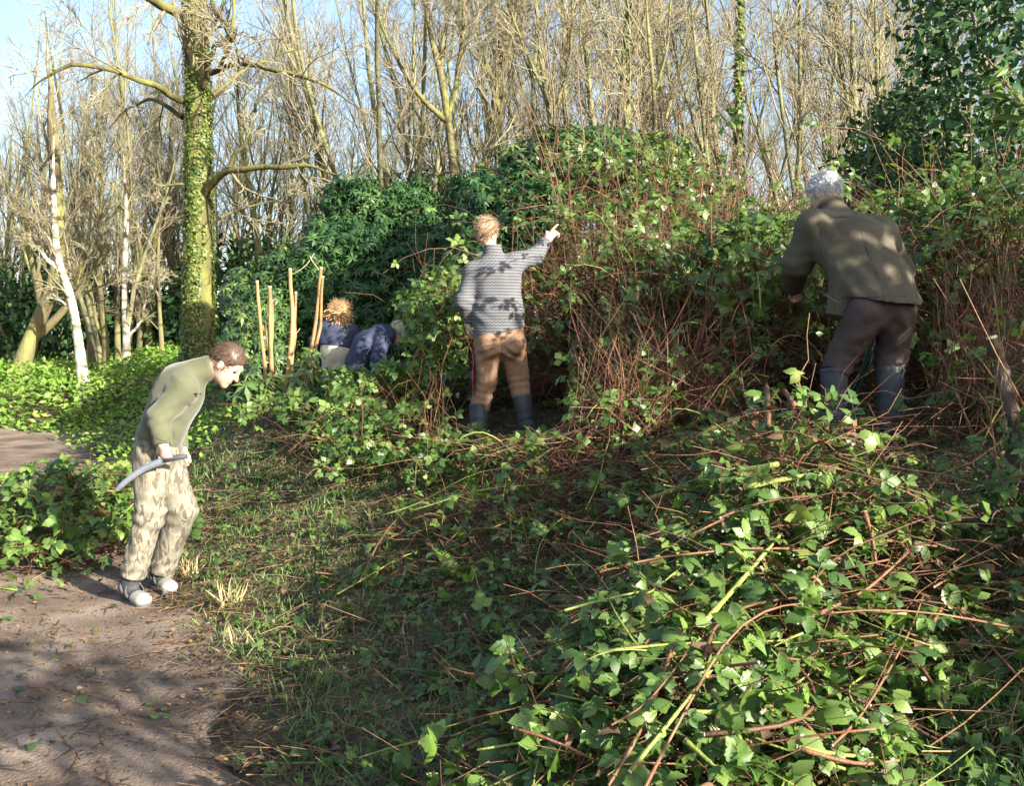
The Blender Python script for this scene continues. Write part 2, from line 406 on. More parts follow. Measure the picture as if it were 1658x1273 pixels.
def wood_tree(name, base, pts, r0, r1, m, label, seed, k1=14, lr=.35, spread=.6, up=.2, t0=.25, k2=6, k3=6, forks=(), ivy=0, cat='tree', group=None, rm=.0055, ivyband=(0, 1), ivymat=None, ivysize=.09, droop=0.0):
    """a tree whose trunk follows pts (world); forks = list of (pts, r0, r1)"""
    g = rs(seed); org = np.asarray(base, float)
    o = thing(name, org, label, cat, group)
    def refine(pts, n=22):
        pts = np.asarray(pts, float); seg = np.concatenate([[0], np.cumsum(np.linalg.norm(np.diff(pts, axis=0), axis=1))]); seg /= seg[-1]
        t = np.linspace(0, 1, n); Pn = np.stack([np.interp(t, seg, pts[:, i]) for i in range(3)], 1)
        for _ in range(3): Pn[1:-1] = (Pn[:-2] + 2 * Pn[1:-1] + Pn[2:]) / 4
        return Pn
    P = refine(pts); tr = MB(); n = len(P); s = 14
    R = np.linspace(r0, r1, n) + r0 * .6 * np.exp(-np.linspace(0, 9, n) * 1.1); R[-5:] *= np.array([.85, .65, .45, .25, .08])
    tubes(tr, P[None], R[None], s); V = tr.v[0]; V += nrm(V - np.repeat(P, s, 0)) * (wave(V, 2.0, seed) * r0 * .10 + wave(V, 7, seed + 1) * r0 * .05)[:, None]
    tr.obj('trunk', m, o, origin=org)
    lines = [(P[None], R[None])]
    for fp, fr0, fr1 in forks:
        Q = refine(fp, 16); Q[1:-1] += g.normal(size=(14, 3)) * min(fr0, .07) * .5; Q[1:-1] = (Q[:-2] + 2 * Q[1:-1] + Q[2:]) / 4; RR = np.linspace(fr0, fr1, 16); RR[-4:] *= np.array([.8, .6, .4, .2]); bm = MB(); tubes(bm, Q[None], RR[None], 8, rnd=.4); bm.obj('branch', m, o, origin=org)
        lines.append((Q[None], RR[None]))
    cr_ = MB()
    for li, (A, B) in enumerate(lines):
        P1, R1 = grow(g, A, B, k1 if li == 0 else max(6, k1 // 2 + 4), t0 if li == 0 else .2, 1.0, spread, lr if li == 0 else .5, 8, .12, up, .45, .25, .010, droop)
        if li == 0: P1, R1 = P1, np.minimum(R1, r0 * .35)
        tubes(cr_, P1, R1, 5, rnd=g.uniform(0, .6, len(P1)))
        P2, R2 = grow(g, P1, R1, k2, .15, .98, .65, .55, 5, .17, up * .5, .6, .3, .007, droop); tubes(cr_, P2, R2, 3, rnd=g.uniform(.1, .9, len(P2)))
        P3, R3 = grow(g, P2, R2, k3, .1, 1, .7, .6, 3, .2, up * .3, .7, .4, rm, droop); tubes(cr_, P3, R3, 3, rnd=g.uniform(.2, 1, len(P3)))
    cr_.obj('crown', M_TWIG, o, origin=org, kind='stuff')
    if ivy:
        t = g.uniform(*ivyband, ivy); p, tan = sample_line(np.repeat(P[None], ivy, 0), t)
        rad = np.interp(t, np.linspace(0, 1, n), R); dv = nrm(np.cross(tan, g.normal(size=(ivy, 3))))
        keep = wave(np.stack([p[:, 0] * 2 + dv[:, 0] * 2, dv[:, 1] * 2, p[:, 2] * .9], 1), 1.0, seed + 4) > -.35
        p, rad, dv, tan = p[keep], rad[keep], dv[keep], tan[keep]
        mbi = MB(); place(mbi, p + dv * (rad * 1.03 + g.uniform(0, .03, len(p)))[:, None], -tan + dv * g.uniform(-.2, .8, len(p))[:, None] + g.normal(size=p.shape) * .4, dv, g.uniform(.6, 1.2, len(p)) * ivysize, *IVY)
        mbi.obj('ivy', ivymat or M_IVY, o, origin=org, kind='stuff')
    return o

# the big mossy oak with ivy, standing left of centre
DO = 16.5
def A(px, py, d): return at(px, py, d)
ob = at(322, 600, DO); ob[2] = float(gz(ob[0], ob[1])) - .2
fk = lambda L_, r0, r1: ([at(x, y, DO + dd) for x, y, dd in L_], r0 * .74, r1 * .7)
wood_tree('oak_tree', ob, [ob, at(320, 480, DO), at(323, 330, DO), at(321, 200, DO), at(318, 90, DO), at(313, 0, DO), at(312, -170, DO), at(318, -330, DO + .3)], .225, .16, M_BARKO,
    'large mossy oak clad in ivy with crooked limbs, left of centre', 101, k1=7, lr=.2, spread=1.0, up=.1, t0=.45, k2=6, k3=6,
    forks=[fk([(308, 45, -.2), (285, 22, -.5), (262, 8, -.9), (225, -12, -1.4), (170, -60, -2)], .13, .06),
           fk([(300, 165, 0), (268, 148, -.5), (240, 133, -.9), (200, 118, -1.2), (150, 103, -1.4), (110, 97, -1.5), (72, 122, -1.4), (36, 162, -1.2)], .085, .022),
           fk([(296, 190, .2), (262, 165, .5), (240, 158, .8), (205, 178, 1.1), (170, 215, 1.2)], .06, .016),
           fk([(330, 318, -.1), (352, 290, -.4), (372, 268, -.7), (405, 270, -.9), (440, 266, -1), (480, 262, -1.1), (520, 272, -1.2), (575, 288, -1.2)], .095, .03),
           fk([(372, 268, -.7), (384, 246, -.8), (402, 228, -.9), (408, 205, -.9), (409, 182, -.9)], .045, .018),
           fk([(340, 118, 0), (372, 102, -.3), (402, 96, -.5), (440, 108, -.7), (472, 124, -.8), (510, 126, -.9), (545, 150, -1), (600, 190, -1)], .075, .02),
           fk([(338, 160, .2), (372, 132, .6), (412, 104, .9), (460, 86, 1.1), (520, 70, 1.3)], .06, .015),
           fk([(330, 140, -.2), (338, 95, -.5), (352, 72, -.7), (378, 60, -.8), (396, 50, -.9)], .075, .03),
           fk([(345, 118, -.3), (366, 100, -.6), (374, 60, -.8), (377, 20, -.8), (380, -60, -.8)], .05, .03),
           fk([(378, 62, -.8), (360, 40, -.6), (345, 10, -.4), (335, -40, -.2)], .06, .03),
           fk([(345, 356, .1), (372, 345, .3), (402, 333, .5), (440, 325, .7), (485, 324, .8)], .04, .012),
           fk([(303, 300, -.1), (280, 297, -.2), (255, 300, -.3), (235, 310, -.3)], .035, .012)],
    ivy=12000, ivyband=(0, .66), ivysize=.055)
def base_at(px, d, dy=0.0):
    p = at(px, 560, d); return np.array([p[0], p[1], float(gz(p[0], p[1])) - .15])
def line_px(pts, d): return [at(x, y, d + (q[0] if q else 0)) for x, y, *q in pts]
GL = 'mossy trees and birches beyond the path at left'
def left_tree(name, d, pts, w0, w1, m, label, seed, forks=(), **kw):
    b = base_at(pts[0][0], d); P = [b] + line_px(pts[1:], d)
    k = d / FPX / 2 * .85
    wood_tree(name, b, P, w0 * k, w1 * k, m, label, seed, forks=[(line_px(f, d), a * k, c * k) for f, a, c in forks], group=GL, **kw)
left_tree('mossy_tree', 19, [(18, 640), (42, 560), (72, 500), (95, 440), (96, 390), (92, 320), (84, 200), (80, 80)], 30, 14, M_BARK, 'thick mossy tree leaning right at the far left edge', 201,
          forks=[([(70, 505), (62, 470), (58, 440), (48, 390), (30, 320)], 22, 8), ([(44, 556), (84, 520), (124, 478), (138, 420), (150, 340)], 18, 7), ([(124, 478), (138, 458), (152, 432), (172, 390)], 9, 4)], k1=10, lr=.3)
left_tree('birch_tree', 18, [(138, 640), (133, 600), (126, 540), (117, 490), (112, 460), (97, 440), (88, 410), (90, 370), (85, 300), (88, 200)], 19, 8, M_BIRCH, 'crooked white birch leaning left among mossy trunks', 202,
          forks=[([(98, 442), (82, 428), (66, 410), (50, 385), (42, 360)], 9, 4), ([(90, 405), (78, 385), (68, 368), (50, 345)], 7, 3), ([(115, 498), (100, 488), (82, 475), (72, 472)], 5, 2.5)], k1=9, lr=.25)
left_tree('birch_tree', 19.5, [(206, 618), (205, 560), (202, 500), (201, 430), (205, 360), (200, 250)], 15, 7, M_BIRCH, 'slender straight white birch just behind the leaning man', 203,
          forks=[([(209, 545), (225, 525), (235, 500), (236, 480)], 6, 3)], k1=9, lr=.25)
left_tree('mossy_tree', 20, [(168, 630), (172, 560), (165, 500), (160, 450), (160, 380), (168, 280)], 14, 7, M_BARK, 'thin mossy trunk between the two white birches', 204, forks=[([(170, 560), (150, 500), (140, 450), (120, 400)], 9, 4)], k1=8)
left_tree('mossy_tree', 21, [(190, 610), (190, 540), (190, 470), (192, 380), (186, 260)], 11, 6, M_BARK, 'thin mossy trunk directly left of the slender birch', 205, k1=8)
left_tree('mossy_tree', 22, [(150, 615), (146, 540), (128, 480), (115, 430), (100, 330)], 13, 6, M_BARK, 'dark mossy trunk leaning left behind the crooked birch', 206, forks=[([(146, 545), (158, 480), (160, 420), (172, 340)], 9, 4)], k1=8)
left_tree('mossy_tree', 20, [(262, 605), (262, 560), (258, 500), (255, 430), (260, 330)], 10, 5, M_BARK, 'mossy stem left of the big oak with hanging pale twigs', 207, k1=10, droop=.35, up=.0, forks=[([(258, 480), (245, 450), (238, 430), (245, 405)], 6, 3)])
left_tree('mossy_tree', 24, [(242, 590), (240, 480), (222, 380), (205, 300), (190, 180)], 15, 7, M_BARK, 'forked mossy tree behind the big oak, leaning left', 208, forks=[([(240, 430), (258, 370), (262, 310), (250, 220)], 10, 4)], k1=10)
# mossy trees of the middle
GM = 'mossy trees rising behind the evergreen shrubs'
def mid_tree(name, d, pts, w0, w1, label, seed, forks=(), **kw):
    b = base_at(pts[0][0], d); P = [b] + line_px(pts, d); k = d / FPX / 2 * .8
    wood_tree(name, b, P, w0 * k, w1 * k, kw.pop('m', M_BARK), label, seed, forks=[(line_px(f, d), a * k, c * k) for f, a, c in forks], group=GM, **kw)
mid_tree('mossy_tree', 18, [(738, 300), (732, 240), (724, 190), (722, 150), (706, 90), (690, 30), (680, -60)], 27, 9, 'ivy-clad mossy tree forking in the middle, above the pointing person', 221,
         forks=[([(722, 195), (700, 175), (680, 158), (650, 110), (620, 50), (600, -20)], 12, 5), ([(726, 185), (738, 140), (745, 90), (750, 20), (756, -60)], 12, 5), ([(722, 150), (712, 100), (725, 40), (735, -40)], 9, 4)], k1=14, ivy=1500, ivyband=(0, .4), ivysize=.09)
mid_tree('mossy_tree', 20, [(812, 220), (806, 170), (798, 130), (780, 80), (765, 20), (750, -60)], 20, 7, 'mossy tree fanning upward right of the forked ivy tree', 222,
         forks=[([(802, 150), (820, 100), (835, 40), (845, -40)], 11, 5), ([(798, 130), (775, 100), (750, 60), (728, 0)], 9, 4), ([(806, 170), (812, 110), (806, 40), (800, -40)], 9, 4)], k1=12)
mid_tree('mossy_tree', 15, [(905, 260), (890, 190), (880, 130), (872, 60), (866, -30), (860, -100)], 15, 7, 'pale mossy stem above the top of the bramble mound', 223,
         forks=[([(892, 200), (915, 130), (925, 60), (930, -40)], 9, 4), ([(885, 160), (855, 90), (832, 30), (815, -40)], 8, 4)], k1=14)
mid_tree('mossy_tree', 16, [(1015, 240), (1018, 150), (1015, 80), (1018, 10), (1022, -80)], 17, 8, 'straight mossy tree with ivy rising over the bramble mound', 224, forks=[([(1016, 130), (990, 90), (975, 40), (970, -40)], 10, 5), ([(1017, 110), (1035, 60), (1050, 0), (1060, -60)], 9, 4)], k1=14, ivy=700, ivysize=.09)
mid_tree('mossy_tree', 14, [(1060, 240), (1062, 190), (1058, 130), (1050, 70), (1046, 0), (1044, -80)], 12, 6, 'slim greenish stem beside the straight ivy tree', 225, k1=14, forks=[([(1060, 150), (1080, 90), (1086, 20), (1090, -60)], 7, 3)])
mid_tree('mossy_tree', 13, [(1290, 330), (1272, 230), (1262, 140), (1252, 60), (1246, -40)], 11, 6, 'slender brown stem bending left above the grey-haired man', 226, m=M_BARKG, k1=13, forks=[([(1280, 270), (1300, 330), (1310, 350)], 6, 4)])
mid_tree('mossy_tree', 14, [(1395, 330), (1388, 230), (1382, 140), (1380, 60), (1378, -60)], 16, 10, 'tall grey trunk right of the grey-haired man', 227, m=M_BARKG, k1=14, forks=[([(1388, 220), (1372, 160), (1358, 90), (1350, 0)], 8, 4)])
mid_tree('mossy_tree', 12.5, [(1428, 300), (1424, 200), (1420, 110), (1418, 30), (1414, -60)], 12, 8, 'pale smooth pole-like trunk beside the tall grey one', 228, m=M_BARKG, k1=13)
mid_tree('mossy_tree', 13, [(1490, 260), (1512, 150), (1532, 60), (1545, -40)], 12, 9, 'pale trunk against the dark evergreen at upper right', 229, m=M_BIRCH, k1=10)
mid_tree('mossy_tree', 16, [(1200, 330), (1196, 220), (1195, 120), (1200, 20), (1196, -60)], 15, 8, 'ivy-wrapped trunk between bramble mound and grey-haired man', 230, m=M_BARKG, k1=13, ivy=1500, ivymat=M_IVY, ivysize=.09)
mid_tree('mossy_tree', 17, [(1150, 320), (1140, 200), (1128, 100), (1118, 0), (1112, -60)], 13, 7, 'dark slim trunk leaning left over the bramble mound', 231, m=M_BARKG, k1=13, forks=[([(1145, 260), (1120, 190), (1098, 120), (1085, 40)], 8, 4)])
mid_tree('mossy_tree', 15, [(1345, 290), (1342, 200), (1352, 100), (1358, 0), (1360, -60)], 10, 6, 'thin dark stem directly above the grey-haired head', 232, m=M_BARKG, k1=13)
# the crowd of bare trees further back
g = rs(77)
spots = []
for d0, d1, n, px0, px1 in ((19, 25, 25, 480, 1640), (25, 34, 30, -40, 1700), (34, 46, 26, -60, 1720), (21, 30, 26, -30, 480)):
    for i in range(n):
        px = px0 + (px1 - px0) * (i + g.uniform(.1, .9)) / n; d = g.uniform(d0, d1)
        if 250 < px < 400 and d < 24: continue
        spots.append((px, d))
for i, (px, d) in enumerate(spots):
    p = at(px, 560, d); kind = ('coppice', 'pole', 'pole', 'coppice', 'pole', 'spread', 'pole')[i % 7]
    rightness = (px - 300) / 1300
    where = 'left of the big oak' if px < 290 else 'between the big oak and the forked ivy tree' if px < 720 else 'above the bramble mound' if px < 1130 else 'above and beyond the grey-haired person'
    lab = {'coppice': 'bare multi-stemmed', 'pole': 'bare slender', 'spread': 'bare spreading'}[kind] + ' tree in the far wood ' + where
    sc = g.uniform(.72, .95) if px < 560 else g.uniform(.85, 1.15)
    put_tree(kind, p[0], p[1], sc, g.uniform(0, 6.28), lab, {'coppice': 'coppiced_tree', 'pole': 'pole_tree', 'spread': 'spreading_tree'}[kind], tilt=(g.normal() * .05, g.normal() * .05), group=lab.replace(' tree ', ' trees '))
# ------------------------------------------------------------------ shrubs, brambles, undergrowth
def blob_points(g, blobs, n, jit=.14, zmin=None, lump=.16, upb=.25):
    B = np.array([[*c, *r] for c, r in blobs], float)
    w = (B[:, 3] * B[:, 4] + B[:, 4] * B[:, 5] + B[:, 3] * B[:, 5]); w /= w.sum()
    i = g.choice(len(B), n, p=w); dv = nrm(g.normal(size=(n, 3)) + np.array([0, -.15, upb]))
    rad = 1 + .14 * wave(dv * 5 + i[:, None] * 1.9, 1.0, 4) - np.abs(g.normal(size=n)) * jit + np.abs(g.normal(size=n)) * jit * .45 + lump * 1.5 * wave(dv * 2.2 + i[:, None] * 3.7, 1.0, 2)
    p = B[i, :3] + dv * B[i, 3:] * rad[:, None]
    nv = nrm(dv / B[i, 3:])
    keep = np.ones(n, bool)
    for k in range(len(B)):
        q = (((p - B[k, :3]) / B[k, 3:]) ** 2).sum(1); keep &= (k == i) | (q > .62)
    if zmin is not None: keep &= p[:, 2] > gz(p[:, 0], p[:, 1]) + zmin
    return p[keep], nv[keep]
def shrub(name, label, blobs, n, seed, m, cat='shrub', tmpl='whorl', size=(.09, .15), group=None, zmin=.05, stems=14, stem_m=None, jit=.28, singles=0):
    g = rs(seed); c0 = np.mean([c for c, r in blobs], 0); org = np.array([c0[0], c0[1], float(gz(c0[0], c0[1]))])
    o = thing(name, org, label, cat, group)
    p, nv = blob_points(g, blobs, n, jit, zmin)
    if tmpl == 'whorl':
        fo = MB(); h = len(p) // 2
        for T_, sl in ((WHORL[0], slice(0, h)), (WHORL[1], slice(h, None))):
            nn = nrm(nv[sl] + np.array([0, 0, .5]) + g.normal(size=nv[sl].shape) * .35)
            place(fo, p[sl], np.cross(nn, g.normal(size=nn.shape)), nn, g.uniform(*size, len(nn)), *T_, rnd=g.uniform(0, 1, len(nn)))
    else:
        fo = MB(); T_ = {'leaf': LEAF_1, 'quad': QUAD_LEAF}[tmpl]
        hd = nrm(g.normal(size=p.shape) + nv * .5 + np.array([0, 0, -.2])); nn = nv + np.array([0, 0, .4]) + g.normal(size=p.shape) * .45
        place(fo, p, hd, nn, g.uniform(*size, len(p)), *T_, rnd=g.uniform(0, 1, len(p)))
    fo.obj('foliage', m, o, origin=org, kind='stuff', smooth_=False)
    st = MB()
    for i in range(stems):
        c, r = blobs[i % len(blobs)]; tgt = np.array(c) + g.normal(size=3) * np.array(r) * .35
        s0 = org + np.array([g.normal() * .25, g.normal() * .25, -.1]) + (np.array([c[0], c[1], 0]) - np.array([org[0], org[1], 0])) * .5
        t = np.linspace(0, 1, 7)[:, None]; Pn = s0 * (1 - t) + tgt * t + np.sin(t * 3.1) * g.normal(size=3) * .12
        Pn[0, 2] = gz(Pn[0, 0], Pn[0, 1]) - .05
        tubes(st, Pn[None], np.linspace(.03, .008, 7)[None], 5, rnd=g.uniform(0, .7))
    st.obj('stem', stem_m or M_TWIG, o, origin=org, kind='stuff')
    return o
def b_(px, py, d, rx, ry, rz_): return (at(px, py, d), (rx, ry, rz_))
# dark evergreen bush behind the two stooping figures
shrub('evergreen_bush', 'broad dark evergreen bush behind the two stooping figures', [b_(610, 480, 13, .9, .8, 1.1), b_(590, 370, 13.3, .45, .5, .55), b_(640, 385, 13.5, .6, .6, .6), b_(540, 400, 13.2, .4, .5, .4), b_(690, 460, 12.6, .6, .6, .7), b_(530, 480, 12.8, .55, .6, .7), b_(560, 330, 13.5, .3, .4, .3), b_(670, 340, 13.6, .3, .4, .35)], 14000, 301, M_HOLLY, size=(.08, .13), jit=.4)
shrub('evergreen_bush', 'small evergreen bush just right of the big oak', [b_(430, 520, 12.5, .4, .5, .5), b_(470, 455, 13, .42, .5, .4), b_(420, 580, 11.5, .4, .5, .4), b_(400, 480, 13, .3, .4, .35)], 4200, 302, M_RHOD, jit=.45, size=(.07, .12))
shrub('evergreen_bush', 'dark glossy bush above the pointing person\'s head', [b_(815, 350, 10.2, .42, .45, .36), b_(775, 320, 10.6, .36, .4, .24), b_(862, 365, 9.9, .36, .45, .36), b_(820, 430, 10.0, .55, .5, .42), b_(850, 300, 10.6, .3, .4, .2), b_(900, 330, 10.2, .3, .4, .25)], 4200, 303, M_HOLLY, size=(.07, .12), jit=.45)
shrub('evergreen_bush', 'sunlit leafy bush crowning the bramble mound', [b_(950, 245, 11.2, .5, .5, .24), b_(1010, 262, 11, .45, .5, .2), b_(1060, 262, 11.3, .45, .5, .25), b_(870, 272, 11, .42, .5, .22), b_(910, 265, 10.8, .5, .5, .3), b_(1120, 320, 10.6, .5, .5, .25), b_(1010, 270, 10.8, .7, .5, .3)], 3800, 304, M_RHOD, size=(.08, .14), jit=.4)
shrub('evergreen_bush', 'tall dark evergreen filling the upper right corner', [b_(1640, 60, 9.5, .95, .9, 1.0), b_(1600, 190, 9.2, .9, .8, .8), b_(1530, 250, 9.5, .6, .6, .7), b_(1660, 310, 8.5, .8, .7, .7), b_(1590, -60, 10, .9, .9, .7), b_(1700, 180, 9, .9, .9, .9)], 11000, 305, M_HOLLY, cat='shrub', tmpl='leaf', size=(.07, .13), jit=.25)
shrub('evergreen_bush', 'ragged evergreen bush right of the grey-haired head', [b_(1450, 230, 11, .5, .5, .55), b_(1420, 300, 10.5, .5, .5, .45), b_(1500, 310, 9.8, .55, .5, .45)], 2600, 306, M_RHOD, tmpl='leaf', size=(.08, .13), jit=.3)
for i, (px, py, d, rx, rz_, lab) in enumerate([(40, 520, 25, 2.2, 1.5, 'dark understorey bush behind the thick mossy tree at far left'), (150, 535, 27, 2.0, 1.3, 'dark understorey bush behind the two birches'), (255, 545, 26, 2.0, 1.2, 'dark understorey bush left of the big oak base'),
                                              (410, 500, 24, 2.2, 1.6, 'dark understorey bush right of the big oak trunk'), (700, 380, 24, 2.6, 1.5, 'dim understorey bush below the forked ivy tree')]):
    shrub('understorey_bush', lab, [b_(px, py, d, rx, 1.2, rz_), b_(px + 40, py + 20, d - 1, rx * .7, 1, rz_ * .7), b_(px - 45, py + 15, d + .5, rx * .7, 1, rz_ * .8)], 3600, 310 + i, M_HOLLY, tmpl='quad', size=(.18, .30), stems=6, group='dark understorey bushes')
CLEAR = [(738, 345, 915, 700, 8.0), (1265, 275, 1505, 640, 6.3), (500, 480, 600, 600, 11.2), (600, 510, 662, 588, 11.2), (405, 430, 528, 640, 10.0), (880, 200, 930, 380, 7.5)]   # where people stand the growth is cut back
def cut_back(p):
    px, py, d = project(p); bad = np.zeros(px.shape, bool)
    for x0, y0, x1, y1, dd in CLEAR: bad |= (px > x0) & (px < x1) & (py > y0) & (py < y1) & (d < dd)
    return ~bad
# out of view to the right of the photographer: the evergreens whose shade falls on the bank
shrub('holly_tree', 'tall evergreen standing on the bank outside the view at right', [((6.0, 2.75, 2.9), (1.0, 1.0, 1.2)), ((5.95, 2.7, 4.1), (1.0, .9, .45)), ((6.9, 3.1, 2.9), (1.0, 1.0, 1.2))], 3400, 320, M_HOLLY, cat='tree', tmpl='quad', size=(.14, .24))
shrub('holly_bush', 'evergreen bush by the path outside the view at right', [((3.0, 1.55, 1.1), (.5, .5, .42)), ((3.5, 1.8, 1.3), (.5, .5, .5)), ((4.15, 1.9, 2.3), (.6, .6, .75))], 1700, 321, M_HOLLY, cat='shrub', tmpl='quad', size=(.12, .2))

shrub('thin_bush', 'thin bush by the path outside the view at right', [((2.5, .0, 2.5), (.7, .6, .3))], 420, 322, M_HOLLY, cat='shrub', tmpl='quad', size=(.10, .16), stems=10, jit=.4)
# brambles -----------------------------------------------------------
def leaf_objs(parent, org, pos, hd, nn, sz, meshes, label=None, prefix='leaf'):
    """each leaf an object of its own, sharing mesh data"""
    a = nrm(hd); c = nrm(nn - (nn * a).sum(1, keepdims=True) * a); b = np.cross(c, a)
    for k in range(len(pos)):
        M_ = Matrix([[a[k, i] * sz[k], b[k, i] * sz[k], c[k, i] * sz[k], pos[k, i] - org[i]] for i in range(3)] + [[0, 0, 0, 1]])
        o = bpy.data.objects.new(prefix, meshes[k % len(meshes)]); scene.collection.objects.link(o)
        o.parent = parent[k] if isinstance(parent, list) else parent
        o.matrix_local = M_
def tri_mesh(T_, name, m): return MB().add(T_[0], quads=T_[1]).mesh(name, m)
TRI_NEAR_ME = [tri_mesh(t, 'leaf', M_BRAMO) for t in TRI_NEAR]
TRI_MID_ME = [tri_mesh(t, 'leaf', M_BRAMO) for t in TRI_MID]
def bramble(name, label, blobs, nleaf, ncane, seed, size=(.08, .14), singles=60, zmin=.25, brown=600, group='bramble thickets on the bank', reach=1.0, shoots=0, jit=.2):
    g = rs(seed); c0 = np.mean([c for c, r in blobs], 0); org = np.array([c0[0], c0[1], float(gz(c0[0], c0[1]))])
    o = thing(name, org, label, 'bramble', group)
    # arching canes
    B = [blobs[i % len(blobs)] for i in range(ncane)]
    ctr = np.array([c for c, r in B]); rad = np.array([r for c, r in B])
    off = g.normal(size=(ncane, 2)) * rad[:, :2] * .5
    s0 = np.stack([ctr[:, 0] + off[:, 0], ctr[:, 1] + off[:, 1], 0 * off[:, 0]], 1); s0[:, 2] = gz(s0[:, 0], s0[:, 1]) - .03
    H = ctr[:, 2] + rad[:, 2] - s0[:, 2]
    out = nrm(np.stack([off[:, 0] + g.normal(size=ncane) * .3, off[:, 1] - .2 + g.normal(size=ncane) * .3, 0 * H], 1))
    P = walk(g, s0, out * .45 + np.array([0, 0, 1.0]), H * g.uniform(1.0, 1.7, ncane) * reach, 12, .07, 0, .42); ok = cut_back(P).all(1); P = P[ok]; ncane = len(P)
    low = gz(P[..., 0], P[..., 1]) + .02; P[..., 2] = np.maximum(P[..., 2], low)
    R = g.uniform(.0035, .007, ncane)[:, None] * np.linspace(1, .4, 12)[None]
    shown = [int(k) for k in np.argsort(P[:, :, 1].min(1))[:24]]
    for k in shown:
        mbk = MB(); tubes(mbk, P[k:k + 1], R[k:k + 1], 5, rnd=g.uniform(0, 1), cap=True); mbk.obj('cane', M_GRNCANE if g.uniform() < .35 else M_REDCANE, o, origin=org)
    rest = [k for k in range(ncane) if k not in shown]
    br = MB()
    if rest: tubes(br, P[rest], R[rest], 4, rnd=g.uniform(0, 1, len(rest)))
    # brown dead stems tangled inside
    if brown:
        bb = [blobs[i] for i in g.integers(0, len(blobs), brown)]
        q = np.array([np.array(c) + g.uniform(-1, 1, 3) * np.array(r) * .95 for c, r in bb]); q[:, 2] = gz(q[:, 0], q[:, 1]) + (q[:, 2] - gz(q[:, 0], q[:, 1])) * g.uniform(.25, 1.0, brown)
        q[:, 2] = np.maximum(q[:, 2], gz(q[:, 0], q[:, 1]) + .03)
        dv = g.normal(size=(brown, 3)) + np.array([0, 0, .5])
        kq = cut_back(q); q, dv = q[kq], dv[kq]; brown = len(q)
        D = walk(g, q, dv, g.uniform(.35, 1.0, brown), 4, .28, 0, .25)
        kq = cut_back(D).all(1); D = D[kq]; brown = len(D)
        tubes(br, D, g.uniform(.002, .0045, brown)[:, None] * np.linspace(1, .5, 4)[None], 3, rnd=g.uniform(0, 1, brown))
    if shoots:
        q = np.array([np.array(blobs[i][0]) + g.uniform(-.7, .7, 3) * np.array(blobs[i][1]) * np.array([1, 1, 0]) + np.array([0, 0, blobs[i][1][2] * .5]) for i in g.integers(0, len(blobs), shoots)])
        D = walk(g, q, g.normal(size=(shoots, 3)) * .22 + np.array([0, 0, 1]), g.uniform(.6, 1.5, shoots), 7, .06, 0, .12)
        tubes(br, D, g.uniform(.004, .006, shoots)[:, None] * np.linspace(1, .4, 7)[None], 4, rnd=g.uniform(.3, 1, shoots))
    br.obj('dead_stems', M_REDCANE, o, origin=org, kind='stuff')
    # leaves: on the canes and over the surface of the thicket
    nc = nleaf // 3; ci = g.integers(0, ncane, nc); t = g.uniform(.35, 1, nc); pc_, tan = sample_line(P[ci], t)
    ps, nv = blob_points(g, blobs, nleaf - nc, jit, zmin, .2)
    p = np.concatenate([pc_, ps]); n0 = np.concatenate([nrm(g.normal(size=(nc, 3)) * .5 + np.array([0, -.3, .8])), nv])
    hd = nrm(g.normal(size=p.shape) + n0 * .55 + np.array([0, 0, -.15])); nn = n0 + np.array([0, -.1, .55]) + g.normal(size=p.shape) * .4
    sz = g.uniform(*size, len(p))
    keep = (p[:, 2] > gz(p[:, 0], p[:, 1]) + .04) & cut_back(p); p, hd, nn, sz = p[keep], hd[keep], nn[keep], sz[keep]
    score = (np.linalg.norm(p - CAM, axis=1)) - .25 * p[:, 2]
    ordr = np.argsort(score); one = ordr[:singles * 3:3]; mask = np.ones(len(p), bool); mask[one] = False
    leaf_objs(o, org, p[one], hd[one], nn[one], sz[one], TRI_MID_ME)
    fo = MB(); p, hd, nn, sz = p[mask], hd[mask], nn[mask], sz[mask]; h = len(p) // 2
    rv = np.clip(g.uniform(0, 1, len(p)) * .75 + .25 * (wave(p, 1.3, seed) + .5), 0, 1)
    for T_, sl in ((TRI_MID[0], slice(0, h)), (TRI_MID[1], slice(h, None))): place(fo, p[sl], hd[sl], nn[sl], sz[sl], *T_, rnd=rv[sl])
    fo.obj('foliage', M_BRAM, o, origin=org, kind='stuff', smooth_=False)
    return o
bramble('bramble_thicket', 'tall bramble mound with brown stems right of the pointing hand', [b_(1000, 320, 9.8, .6, .5, .6), b_(1100, 335, 9.7, .55, .5, .5), b_(1060, 380, 9.2, .6, .5, .4), b_(950, 390, 9.3, .45, .45, .4), b_(1165, 400, 9.0, .5, .5, .42), b_(1215, 390, 9.2, .4, .4, .4), b_(1030, 450, 8.6, .45, .4, .3), b_(1120, 460, 8.3, .5, .4, .3), b_(1190, 440, 8.3, .45, .4, .35), b_(960, 470, 8.7, .35, .35, .28), b_(930, 310, 10, .4, .4, .4)], 2800, 130, 401, reach=.8, brown=4600, shoots=30, singles=110, zmin=.55, jit=.3)
bramble('bramble_thicket', 'leafy bramble wall just left of the grey-haired man', [b_(1230, 440, 7.4, .5, .5, .42), b_(1150, 450, 7.9, .5, .5, .42), b_(1285, 430, 7.8, .45, .5, .42)], 1900, 70, 402, brown=1200, singles=80, zmin=.55)
bramble('bramble_thicket', 'leafy bramble wall right of the grey-haired man', [b_(1540, 410, 7.6, .5, .5, .48), b_(1620, 420, 7.2, .55, .5, .5), b_(1470, 400, 8.2, .5, .5, .5), b_(1690, 370, 7.0, .5, .6, .55), b_(1560, 365, 8.4, .6, .5, .42)], 3000, 110, 403, brown=1600, singles=100, zmin=.5)
